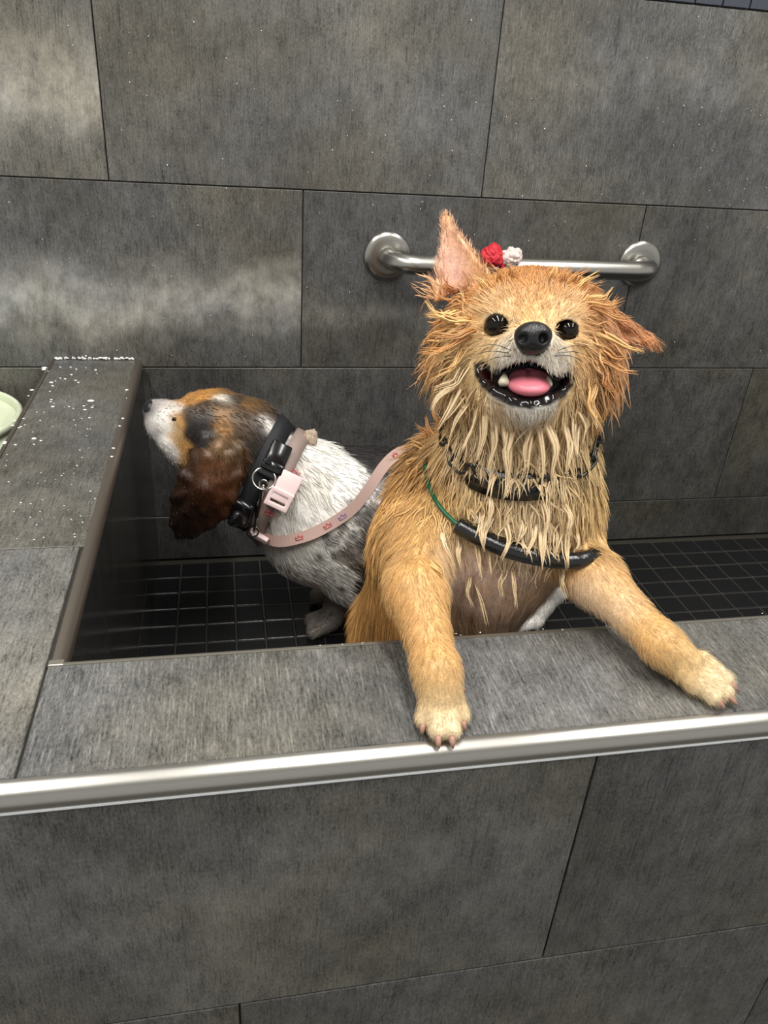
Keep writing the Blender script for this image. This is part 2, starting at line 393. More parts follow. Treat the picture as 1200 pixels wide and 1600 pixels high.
# ------------------------------------------------------------------ grab bar
bar = empty('grab_bar', (0.63, 0.0, 0.199))
tag(bar, 'brushed stainless steel grab bar mounted on the tiled wall', 'grab bar')
bz = 0.199; x0, x1 = 0.392, 0.861; yb = -0.066
def bar_local(P): return [np.asarray(p) - np.array([0.63, 0, 0.199]) for p in P]
path = [(x0, -0.004, bz), (x0, -0.025, bz)]
rr = 0.040
for a in np.linspace(0, math.pi / 2, 9): path.append((x0 + rr * (1 - math.cos(a)), -0.026 - rr * math.sin(a), bz))
for a in np.linspace(math.pi / 2, 0, 9): path.append((x1 - rr * (1 - math.cos(a)), -0.026 - rr * math.sin(a), bz))
path += [(x1, -0.025, bz), (x1, -0.004, bz)]
tube('rail', bar_local(path), 0.0162, M_STEEL, bar, 24)
for xx in (x0, x1):
    bm = bmesh.new()
    prof = [(0.0, -0.009), (0.026, -0.009), (0.034, -0.0085), (0.0395, -0.006), (0.041, -0.002), (0.041, 0.0)]
    ns = 40; V = []; F = []
    for r_, y_ in prof:
        for k in range(ns):
            a = 2 * math.pi * k / ns; V.append((xx - 0.63 + r_ * math.cos(a), y_, r_ * math.sin(a)))
    for i in range(len(prof) - 1):
        for k in range(ns): F.append((i * ns + k, i * ns + (k + 1) % ns, (i + 1) * ns + (k + 1) % ns, (i + 1) * ns + k))
    V += [(xx - 0.63, -0.009, 0)]
    link('flange', mesh_py('flange', V, F), M_STEEL, bar)
    bm.free()
# ------------------------------------------------------------------ sculpting: signed distance grid -> one continuous mesh
class Grid:
    def __init__(s, lo, hi, h):
        s.lo = np.array(lo, float); s.h = h
        s.n = np.ceil((np.array(hi) - s.lo) / h).astype(int) + 1
        s.d = np.full(s.n, 0.06, np.float32)
    def axes(s, sl): return [(s.lo[i] + s.h * np.arange(sl[i].start, sl[i].stop)).astype(np.float32) for i in range(3)]
    def put(s, prim, k=0.01, op='add'):
        fn, lo, hi = prim; m = 0.045
        a = np.clip(np.floor((np.array(lo) - m - s.lo) / s.h).astype(int), 0, s.n); b = np.clip(np.ceil((np.array(hi) + m - s.lo) / s.h).astype(int) + 1, 0, s.n)
        if np.any(b <= a): return
        sl = tuple(slice(a[i], b[i]) for i in range(3)); X, Y, Z = s.axes(sl)
        q = fn(X[:, None, None], Y[None, :, None], Z[None, None, :]).astype(np.float32); d = s.d[sl]
        if op == 'add':
            h_ = np.maximum(k - np.abs(d - q), 0) / k; s.d[sl] = np.minimum(d, q) - h_ * h_ * k * 0.25
        else:
            q = -q; h_ = np.maximum(k - np.abs(d - q), 0) / k; s.d[sl] = np.maximum(d, q) + h_ * h_ * k * 0.25
    def at(s, P):
        g = (np.asarray(P) - s.lo) / s.h; i = np.floor(g).astype(int); i = np.clip(i, 0, s.n - 2); f = np.clip(g - i, 0, 1)
        r = 0
        for dx in (0, 1):
            for dy in (0, 1):
                for dz in (0, 1):
                    w_ = (f[..., 0] if dx else 1 - f[..., 0]) * (f[..., 1] if dy else 1 - f[..., 1]) * (f[..., 2] if dz else 1 - f[..., 2])
                    r = r + w_ * s.d[i[..., 0] + dx, i[..., 1] + dy, i[..., 2] + dz]
        return r
    def grad(s, P):
        P = np.asarray(P, float); e = s.h * 1.5; G_ = []
        for a in range(3):
            o = np.zeros(3); o[a] = e; G_.append(s.at(P + o) - s.at(P - o))
        return nrm(np.stack(G_, -1))
    def hit(s, px, py, off=0.0, t0=0.3, t1=2.0):
        """where the sight line through a pixel meets the surface, lifted by off"""
        t = np.arange(t0, t1, 0.001); P = CAM + ray(px, py) * t[:, None]
        inb = np.all((P > s.lo) & (P < s.lo + s.h * (s.n - 1)), 1); d = np.where(inb, s.at(P), 0.06)
        k = np.nonzero(d < off)[0]
        if len(k) == 0: k = [int(np.argmin(d))]
        return P[k[0]]
    def mesh(s):
        d = s.d; ins = d < 0
        c = np.zeros(tuple(s.n - 1), np.int8)
        for dx in (0, 1):
            for dy in (0, 1):
                for dz in (0, 1): c += ins[dx:s.n[0] - 1 + dx, dy:s.n[1] - 1 + dy, dz:s.n[2] - 1 + dz]
        I = np.argwhere((c > 0) & (c < 8)); idx = np.full(tuple(s.n - 1), -1, np.int32); idx[tuple(I.T)] = np.arange(len(I))
        acc = np.zeros((len(I), 3)); cnt = np.zeros(len(I))
        cs = [(a, b_, e) for a in (0, 1) for b_ in (0, 1) for e in (0, 1)]
        val = {q: d[I[:, 0] + q[0], I[:, 1] + q[1], I[:, 2] + q[2]] for q in cs}
        for q in cs:
            for ax in range(3):
                if q[ax]: continue
                q2 = list(q); q2[ax] = 1; q2 = tuple(q2); a, b_ = val[q], val[q2]
                x = (a < 0) != (b_ < 0); t = np.where(x, a / np.where(x, a - b_, 1), 0)
                p = np.tile(np.array(q, float), (len(I), 1)); p[:, ax] += t
                acc[x] += p[x]; cnt[x] += 1
        V = s.lo + s.h * (I + acc / cnt[:, None])
        F = []
        for ax in range(3):
            o1, o2 = (ax + 1) % 3, (ax + 2) % 3
            sl0 = [slice(None)] * 3; sl1 = [slice(None)] * 3; sl0[ax] = slice(0, -1); sl1[ax] = slice(1, None)
            A, B = ins[tuple(sl0)], ins[tuple(sl1)]
            E_ = np.argwhere(A != B); E_ = E_[(E_[:, o1] > 0) & (E_[:, o2] > 0) & (E_[:, o1] < s.n[o1] - 1) & (E_[:, o2] < s.n[o2] - 1)]
            fl = A[tuple(E_.T)]
            def g(i1, i2):
                q = E_.copy(); q[:, o1] -= i1; q[:, o2] -= i2; return idx[tuple(q.T)]
            Q = np.stack([g(1, 1), g(0, 1), g(0, 0), g(1, 0)], 1); Q[~fl] = Q[~fl][:, ::-1]; F.append(Q)
        F = np.vstack(F); F = F[np.all(F >= 0, 1)]
        for _ in range(2):                              # settle onto the surface
            V = V - s.grad(V) * (s.at(V) * 0.8)[:, None]
        return V, F
def _arr(P): return [np.asarray(p, float) for p in P]
def p_cone(a, b_, r1, r2):
    a, b_ = _arr((a, b_)); ba = b_ - a; L2 = max(ba @ ba, 1e-12)
    def fn(X, Y, Z):
        x, y, z = X - a[0], Y - a[1], Z - a[2]
        t = np.clip((x * ba[0] + y * ba[1] + z * ba[2]) / L2, 0, 1)
        return np.sqrt((x - t * ba[0]) ** 2 + (y - t * ba[1]) ** 2 + (z - t * ba[2]) ** 2) - (r1 + (r2 - r1) * t)
    R_ = max(r1, r2); return fn, np.minimum(a, b_) - R_, np.maximum(a, b_) + R_
def p_ball(c, r): return p_cone(c, c, r, r)
def p_ell(c, rad, ax=I3):
    c = np.asarray(c, float); ax = np.asarray(ax); R_ = max(rad)
    def fn(X, Y, Z):
        x, y, z = X - c[0], Y - c[1], Z - c[2]; k0 = 0; k1 = 0
        for i in range(3):
            q = (x * ax[i][0] + y * ax[i][1] + z * ax[i][2]) / rad[i]; k0 = k0 + q * q; k1 = k1 + (q / rad[i]) ** 2
        k0 = np.sqrt(k0); return k0 * (k0 - 1) / np.maximum(np.sqrt(k1), 1e-6)
    return fn, c - R_, c + R_
def p_tri(a, b_, c, r):
    a, b_, c = _arr((a, b_, c))
    def fn(X, Y, Z):
        def sub(p): return X - p[0], Y - p[1], Z - p[2]
        def dot(u, v): return u[0] * v[0] + u[1] * v[1] + u[2] * v[2]
        ba, cb, ac = b_ - a, c - b_, a - c; n = np.cross(ba, ac); pa, pb, pc = sub(a), sub(b_), sub(c)
        inside = (np.sign(dot(np.cross(ba, n), pa)) + np.sign(dot(np.cross(cb, n), pb)) + np.sign(dot(np.cross(ac, n), pc))) >= 2
        def seg(e, p):
            t = np.clip(dot(e, p) / (e @ e), 0, 1); return (e[0] * t - p[0]) ** 2 + (e[1] * t - p[1]) ** 2 + (e[2] * t - p[2]) ** 2
        dd = np.minimum(np.minimum(seg(ba, pa), seg(cb, pb)), seg(ac, pc))
        return np.sqrt(np.where(inside, dot(n, pa) ** 2 / (n @ n), dd)) - r
    Q = np.stack([a, b_, c]); return fn, Q.min(0) - r, Q.max(0) + r
def p_viewprism(poly, d0, d1):
    """outline (in picture pixels) cut straight back between two depths - used for the mouth opening"""
    poly = np.asarray(poly, float); P = np.vstack([D(x, y, d) for x, y in poly for d in (d0, d1)])
    sc = 0.5 * (d0 + d1) / FPX
    def fn(X, Y, Z):
        x, y, z = X - CAM[0], Y - CAM[1], Z - CAM[2]
        w_ = x * CF[0] + y * CF[1] + z * CF[2]
        u = 600 + FPX * (x * CR[0] + y * CR[1] + z * CR[2]) / w_; v = 800 - FPX * (x * CU[0] + y * CU[1] + z * CU[2]) / w_
        dd = np.full(u.shape, 1e9); sg = np.ones(u.shape); m = len(poly)
        for i in range(m):
            p, q = poly[i], poly[i - 1]; e = q - p; wx, wy = u - p[0], v - p[1]
            t = np.clip((wx * e[0] + wy * e[1]) / (e @ e), 0, 1); dd = np.minimum(dd, (wx - e[0] * t) ** 2 + (wy - e[1] * t) ** 2)
            c1 = v >= p[1]; c2 = v < q[1]; c3 = e[0] * wy > e[1] * wx
            al = (c1 & c2 & c3) | (~c1 & ~c2 & ~c3); sg = np.where(al, -sg, sg)
        return np.maximum(sg * np.sqrt(dd) * sc, np.maximum(d0 - w_, w_ - d1))
    return fn, P.min(0), P.max(0)

class Guides:
    """hand-set coat guides on a body: direction (picture frame), length, width, lift, colour, density"""
    def __init__(s, grid, rows, sigma=0.02):
        s.P = np.array([grid.hit(r[0], r[1]) for r in rows]); s.sig = sigma
        s.dir = np.array([nrm(CR * r[2] - CU * r[3]) for r in rows])
        s.v = np.array([[r[4] * 0.001, r[5] * 0.001, r[6], r[8] if len(r) > 8 else 1.0] for r in rows])
        s.c = np.array([lin(r[7]) for r in rows])
    def __call__(s, P, sig=None):
        sig = sig or s.sig; out = []
        for i in range(0, len(P), 20000):
            q = P[i:i + 20000]; d2 = ((q[:, None] - s.P[None]) ** 2).sum(-1); d2 -= d2.min(1, keepdims=True)
            w_ = np.exp(-d2 / (2 * sig * sig)); w_ /= w_.sum(1, keepdims=True); out.append((w_ @ s.dir, w_ @ s.v, w_ @ s.c))
        return [np.vstack(x) for x in zip(*out)]
def vnoise(P, freq, seed=0):
    """cheap smooth noise in -1..1"""
    r = np.random.default_rng(seed); s = 0
    for i in range(5):
        k = r.normal(size=3) * freq; s = s + np.sin(P @ k + r.uniform(0, 6.28))
    return s / 2.6
def sample_surface(V, F, n, weight=None):
    T = np.vstack([F[:, [0, 1, 2]], F[:, [0, 2, 3]]]); a, b_, c = V[T[:, 0]], V[T[:, 1]], V[T[:, 2]]
    ar = np.linalg.norm(np.cross(b_ - a, c - a), axis=1)
    if weight is not None: ar = ar * weight[T].mean(1)
    k = RNG.choice(len(T), n, p=ar / ar.sum()); u = RNG.random((n, 2)); m = u.sum(1) > 1; u[m] = 1 - u[m]
    return a[k] + u[:, :1] * (b_[k] - a[k]) + u[:, 1:] * (c[k] - a[k])
def strands(roots, N0, d0, length, width, lift, colour, coll, S=7, grav=0.3, wave=0.15, clump_seed=0, stick=0.0006, flat=0.5, tipc=None, clump=0.0, cfrac=0.16):
    """tapered locks of hair grown along the coat, kept outside the body; returns V, F, C"""
    n = len(roots); P = roots.copy() - N0 * 0.0008; step = (length / (S - 1))[:, None]
    tang = nrm(d0 - N0 * (d0 * N0).sum(1, keepdims=True)); ph = RNG.uniform(0, 6.28, (n, 1)); amp = wave * RNG.uniform(0.3, 1.2, (n, 1))
    fr = RNG.uniform(0.7, 1.6, (n, 1)); down = np.array([0, 0, -1.0]); pts = [P]; d = nrm(tang + N0 * lift[:, None])
    for i in range(1, S):
        t = i / (S - 1); side = np.cross(d, N0)
        dd = nrm(d + down * grav * t * 0.6 + side * amp * np.sin(ph + fr * t * 6.0))
        P = P + dd * step
        ds = coll.at(P); pen = stick - ds; m = pen > 0
        if m.any(): P[m] += coll.grad(P[m]) * np.minimum(pen[m], 0.012)[:, None]
        d = nrm(0.55 * d + 0.45 * nrm(P - pts[-1])); pts.append(P)
    C = np.stack(pts, 1)
    if clump > 0:                                     # wet coat: neighbouring hairs run together towards their tips
        par = RNG.choice(n, max(2, int(n * cfrac)), replace=False); near = np.empty(n, int)
        for i in range(0, n, 3000):
            near[i:i + 3000] = par[((roots[i:i + 3000, None] - roots[None, par]) ** 2).sum(-1).argmin(1)]
        tt = np.linspace(0, 1, S)[None, :, None] ** 1.3; dist = np.linalg.norm(roots - roots[near], axis=1)
        k_ = clump * (np.clip(1.6 - dist / (0.5 * length), 0, 1) * np.clip(length / .02, .25, 1))[:, None, None]
        C = C + (C[near] - C) * tt * k_
    T = nrm(np.gradient(C, axis=1)); Nn = np.repeat(N0[:, None], S, 1)
    B = nrm(np.cross(T, Nn)); Nn = np.cross(B, T)
    t = np.linspace(0, 1, S); prof = np.clip(1.0 - t ** 2.2, 0.04, 1) * (0.75 + 0.25 * np.minimum(t * 5, 1))
    wd = width[:, None] * prof[None]
    V = np.stack([C + B * wd[..., None], C + Nn * (wd * flat)[..., None], C - B * wd[..., None]], 2)    # n,S,3,3
    V = V.reshape(-1, 3); base = (np.arange(n) * S * 3)[:, None, None]
    F = []
    for k in range(3):
        k2 = (k + 1) % 3; i = np.arange(S - 1) * 3
        F.append(np.stack([i + k, i + k2, i + 3 + k2, i + 3 + k], 1))
    F = np.vstack(F)[None] + base
    tip = tame(colour * 1.05, .88) if tipc is None else tipc
    cc = colour[:, None] * (1 - t[None, :, None]) + tip[:, None] * t[None, :, None]
    return V, F.reshape(-1, 4), np.repeat(cc.reshape(-1, 3), 3, 0)
def tame(c, m=.86):
    return c * np.minimum(1, m / np.maximum(c.max(-1, keepdims=True), 1e-6))
def join(L_):
    V = []; F = []; C = []; n = 0
    for v, f, c in L_: V.append(v); F.append(f + n); C.append(c); n += len(v)
    return np.vstack(V), np.vstack(F), np.vstack(C)
def coat_material(name, rough=0.42, spec=0.4, fine=0.25, sheen=0.0, fscale=500):
    m, nt, b = new_mat(name); N = nt.nodes; K = nt.links.new
    a = N.new('ShaderNodeAttribute'); a.attribute_name = 'Col'
    g = N.new('ShaderNodeAttribute'); g.attribute_name = 'wet'
    tc = N.new('ShaderNodeTexCoord'); nz = N.new('ShaderNodeTexNoise'); nz.inputs['Scale'].default_value = fscale; nz.inputs['Detail'].default_value = 3
    K(tc.outputs['Object'], nz.inputs['Vector'])
    mr = N.new('ShaderNodeMapRange'); mr.inputs['From Min'].default_value = 0.25; mr.inputs['From Max'].default_value = 0.75
    mr.inputs['To Min'].default_value = 1 - fine; mr.inputs['To Max'].default_value = 1 + fine; K(nz.outputs['Fac'], mr.inputs['Value'])
    sc = N.new('ShaderNodeVectorMath'); sc.operation = 'SCALE'; K(a.outputs['Color'], sc.inputs[0]); K(mr.outputs[0], sc.inputs['Scale'])
    K(sc.outputs[0], b.inputs['Base Color'])
    rr = N.new('ShaderNodeMapRange'); rr.inputs['To Min'].default_value = rough; rr.inputs['To Max'].default_value = 0.12; K(g.outputs['Fac'], rr.inputs['Value'])
    K(rr.outputs[0], b.inputs['Roughness']); b.inputs['Specular IOR Level'].default_value = spec
    return m
M_COAT = coat_material('wet_coat_skin'); M_FUR = coat_material('wet_fur', 0.29, 0.55, 0.15, fscale=900)
M_NOSE = plain('nose_leather', (0.010, 0.010, 0.011, 1), 0.28, bump=0.5, bscale=700, spec=0.5)
M_EYE = plain('dark_eye', (0.006, 0.004, 0.003, 1), 0.03, spec=0.35, vary=0.3, bscale=200)
M_TONGUE = plain('pink_tongue', L4(226, 128, 142), 0.28, bump=0.35, bscale=900, vary=0.08)
M_TOOTH = plain('tooth', L4(226, 216, 190), 0.25, vary=0.05)
M_CLAW = plain('claw', L4(170, 130, 112), 0.35, vary=0.2, bscale=400)
M_BLACKRUB = plain('black_rubber', (0.008, 0.008, 0.009, 1), 0.22, bump=0.3, bscale=400, spec=0.6)
M_BLACKWEB = plain('black_webbing', (0.010, 0.010, 0.013, 1), 0.55, bump=0.6, bscale=1600)
M_BLACKPL = plain('black_plastic', (0.006, 0.006, 0.007, 1), 0.16, spec=0.6)
M_GREEN = plain('green_cable', L4(20, 92, 62), 0.22, spec=0.6, vary=0.15)
M_CHROME = plain('chrome', L4(205, 203, 198), 0.15, metal=1.0)
M_PINKWEB = plain('pale_pink_webbing', L4(188, 158, 148), 0.5, bump=0.5, bscale=1500, vary=0.08)
M_TAUPEWEB = plain('taupe_wet_webbing', L4(150, 132, 124), 0.4, bump=0.5, bscale=1500, vary=0.1)
M_PINKPL = plain('pale_pink_plastic', L4(240, 214, 212), 0.3)
M_CROWN = plain('crown_print', L4(196, 72, 84), 0.5)
M_LILAC = plain('lilac_print', L4(150, 120, 170), 0.5)

def ring(grid, c, axis, n=72, off=0.003, up=(0, 0, 1.0), rmax=0.16, shift=0.0):
    c = np.asarray(c, float) + nrm(axis) * shift; axis = nrm(axis); u = nrm(np.cross(up, axis)); v = np.cross(axis, u); out = []
    rs = np.arange(0.008, rmax, 0.001)
    for a in np.arange(n) * 2 * np.pi / n:
        e = u * math.cos(a) + v * math.sin(a); d = grid.at(c + e * rs[:, None]); k = np.nonzero(d > off)[0]
        out.append(c + e * rs[k[0] if len(k) else -1])
    out = np.array(out)
    for _ in range(3): out = 0.25 * np.roll(out, 1, 0) + 0.5 * out + 0.25 * np.roll(out, -1, 0)
    return out, c
def band_np(grid, c, axis, width, off, thick, n=72, rng_=None, rows=3):
    """strap lying around a neck"""
    R_ = [ring(grid, c, axis, n, off, shift=s) for s in np.linspace(-width / 2, width / 2, rows)]
    inner = [r[0] for r in R_]; outer = [r[0] + nrm(r[0] - r[1]) * thick for r in R_]
    loops = inner + outer[::-1]; m = len(loops); V = np.vstack(loops); F = []
    idx = range(n) if rng_ is None else rng_
    for k in range(m):
        k2 = (k + 1) % m
        for i in idx:
            i2 = (i + 1) % n; F.append((k * n + i, k * n + i2, k2 * n + i2, k2 * n + i))
    return V, F, outer
# ------------------------------------------------------------------ the fluffy tan dog
VOX = 0.002
pg = Grid((0.16, -0.965, -0.405), (0.64, -0.47, 0.44), VOX)
A = pg.put
# trunk, standing upright inside the tub
A(p_cone(D(655, 1005, .90), D(696, 955, .865), .066, .068), .04)
A(p_cone(D(696, 955, .865), D(758, 848, .825), .066, .075), .04)
A(p_cone(D(760, 846, .825), D(800, 775, .79), .077, .076), .04)
A(p_cone(D(800, 775, .79), D(812, 690, .755), .072, .056), .04)
A(p_cone(D(812, 690, .755), D(820, 600, .725), .056, .052), .03)
A(p_cone(D(664, 850, .83), D(626, 1002, .875), .046, .049), .04)           # flank and thigh
A(p_cone(D(692, 745, .84), D(668, 850, .82), .042, .047), .04)             # back of the neck, withers
A(p_ball(D(860, 800, .80), .045), .03)
# hind legs down to the tub floor
for hx, hy, tx in ((0.312, -0.60, 0.285), (0.378, -0.58, 0.385)):
    A(p_cone((hx, hy, -0.13), (hx - 0.005, hy - 0.05, -0.235), .058, .034), .04)
    A(p_cone((hx - 0.005, hy - 0.05, -0.235), (tx, hy + 0.03, -0.325), .030, .018), .02)
    A(p_cone((tx, hy + 0.03, -0.325), (tx, hy - 0.005, ZF + 0.022), .017, .017), .015)
    A(p_cone((tx, hy - 0.005, ZF + 0.020), (tx, hy - 0.055, ZF + 0.016), .019, .016), .015)
A(p_cone((0.30, -0.56, -0.14), (0.31, -0.515, -0.22), .028, .016), .03)     # tail stump, hanging
# fore legs resting on the ledge
shL, elL, wrL = D(660, 858, .772), PZ(650, 925, ZL + .050), PZ(683, 1052, ZL + .034)
A(p_cone(shL, elL, .040, .0245), .03); A(p_cone(elL, wrL, .0235, .0165), .02)
knL = PZ(688, 1088, ZL + .021); A(p_cone(wrL, knL, .0165, .0168), .015)
for tx, ty, bx, by, r_ in ((661, 1128, 670, 1098, .0074), (684, 1146, 682, 1100, .0082), (706, 1146, 698, 1100, .0082), (722, 1124, 711, 1094, .0074)):
    A(p_cone(PZ(bx, by, ZL + .019), PZ(tx, ty - 4, ZL + .0095), r_ + .0006, r_ - .0005), .003)
shR, elR, wrR = D(880, 842, .80), PZ(930, 905, ZL + .045), PZ(1035, 1008, ZL + .032)
A(p_cone(shR, elR, .035, .0230), .018); A(p_cone(elR, wrR, .0235, .0160), .02)
knR = PZ(1070, 1038, ZL + .020); A(p_cone(wrR, knR, .0160, .0162), .015)
for tx, ty, bx, by, r_ in ((1088, 1074, 1066, 1050, .0072), (1117, 1088, 1080, 1050, .0082), (1136, 1082, 1092, 1042, .0082), (1138, 1062, 1096, 1030, .0074)):
    A(p_cone(PZ(bx, by, ZL + .019), PZ(tx - 3, ty, ZL + .0095), r_ + .0006, r_ - .0005), .003)
# head
A(p_ell(D(826, 509, .706), (.067, .049, .057), (CR, CU, CF)), .03)
A(p_ball(D(757, 562, .706), .040), .03); A(p_ball(D(900, 570, .708), .040), .03)
A(p_cone(D(831, 545, .668), D(833, 547, .640), .036, .0215), .025)          # muzzle
A(p_ball(D(803, 562, .642), .0165), .012); A(p_ball(D(860, 566, .642), .0165), .012)
A(p_cone(D(822, 606, .70), D(826, 612, .648), .046, .0235), .018)           # lower jaw
A(p_ball(D(775, 480, .664), .012), .02); A(p_ball(D(884, 488, .664), .012), .02)   # brows
MOUTH = [(743, 569), (753, 567), (766, 575), (777, 580), (788, 577), (800, 571), (815, 567), (830, 566), (843, 571), (852, 579), (866, 589), (880, 587), (890, 582), (897, 588),
         (894, 602), (881, 618), (858, 631), (828, 637), (800, 633), (773, 619), (754, 604), (744, 586)]
pg.put(p_viewprism(MOUTH, .54, .668), .003, 'sub')
LOWLIP = [(746, 578, .676), (757, 600, .664), (775, 615, .652), (800, 628, .641), (828, 632, .637), (857, 626, .642), (880, 612, .655), (893, 594, .668)]
lipP = np.array([D(*q) for q in LOWLIP])
for i in range(len(lipP) - 1): A(p_cone(lipP[i], lipP[i + 1], .0052, .0052), .003)
A(p_cone(lipP[2], lipP[5], .006, .006), .006)
EYES = ((776, 507, .6560), (886, 516, .6565))
for ex, ey, ed in EYES: pg.put(p_ell(D(ex, ey, ed - .012), (.0096, .0084, .030), (CR, CU, CF)), .003, 'sub')
for ex, ey, ed in EYES: A(p_ball(D(ex, ey, ed + .008), .010), .002)
# ears: one upright, one blown sideways
ea = [D(697, 344, .702), D(681, 468, .698), D(768, 442, .688), D(706, 452, .714)]
A(p_tri(ea[0], ea[1], ea[3], .0026), .008); A(p_tri(ea[0], ea[3], ea[2], .0026), .008)
eb = [D(1018, 533, .705), D(912, 452, .690), D(938, 538, .700), D(938, 500, .722)]
A(p_tri(eb[0], eb[1], eb[3], .0028), .008); A(p_tri(eb[0], eb[3], eb[2], .0026), .008)

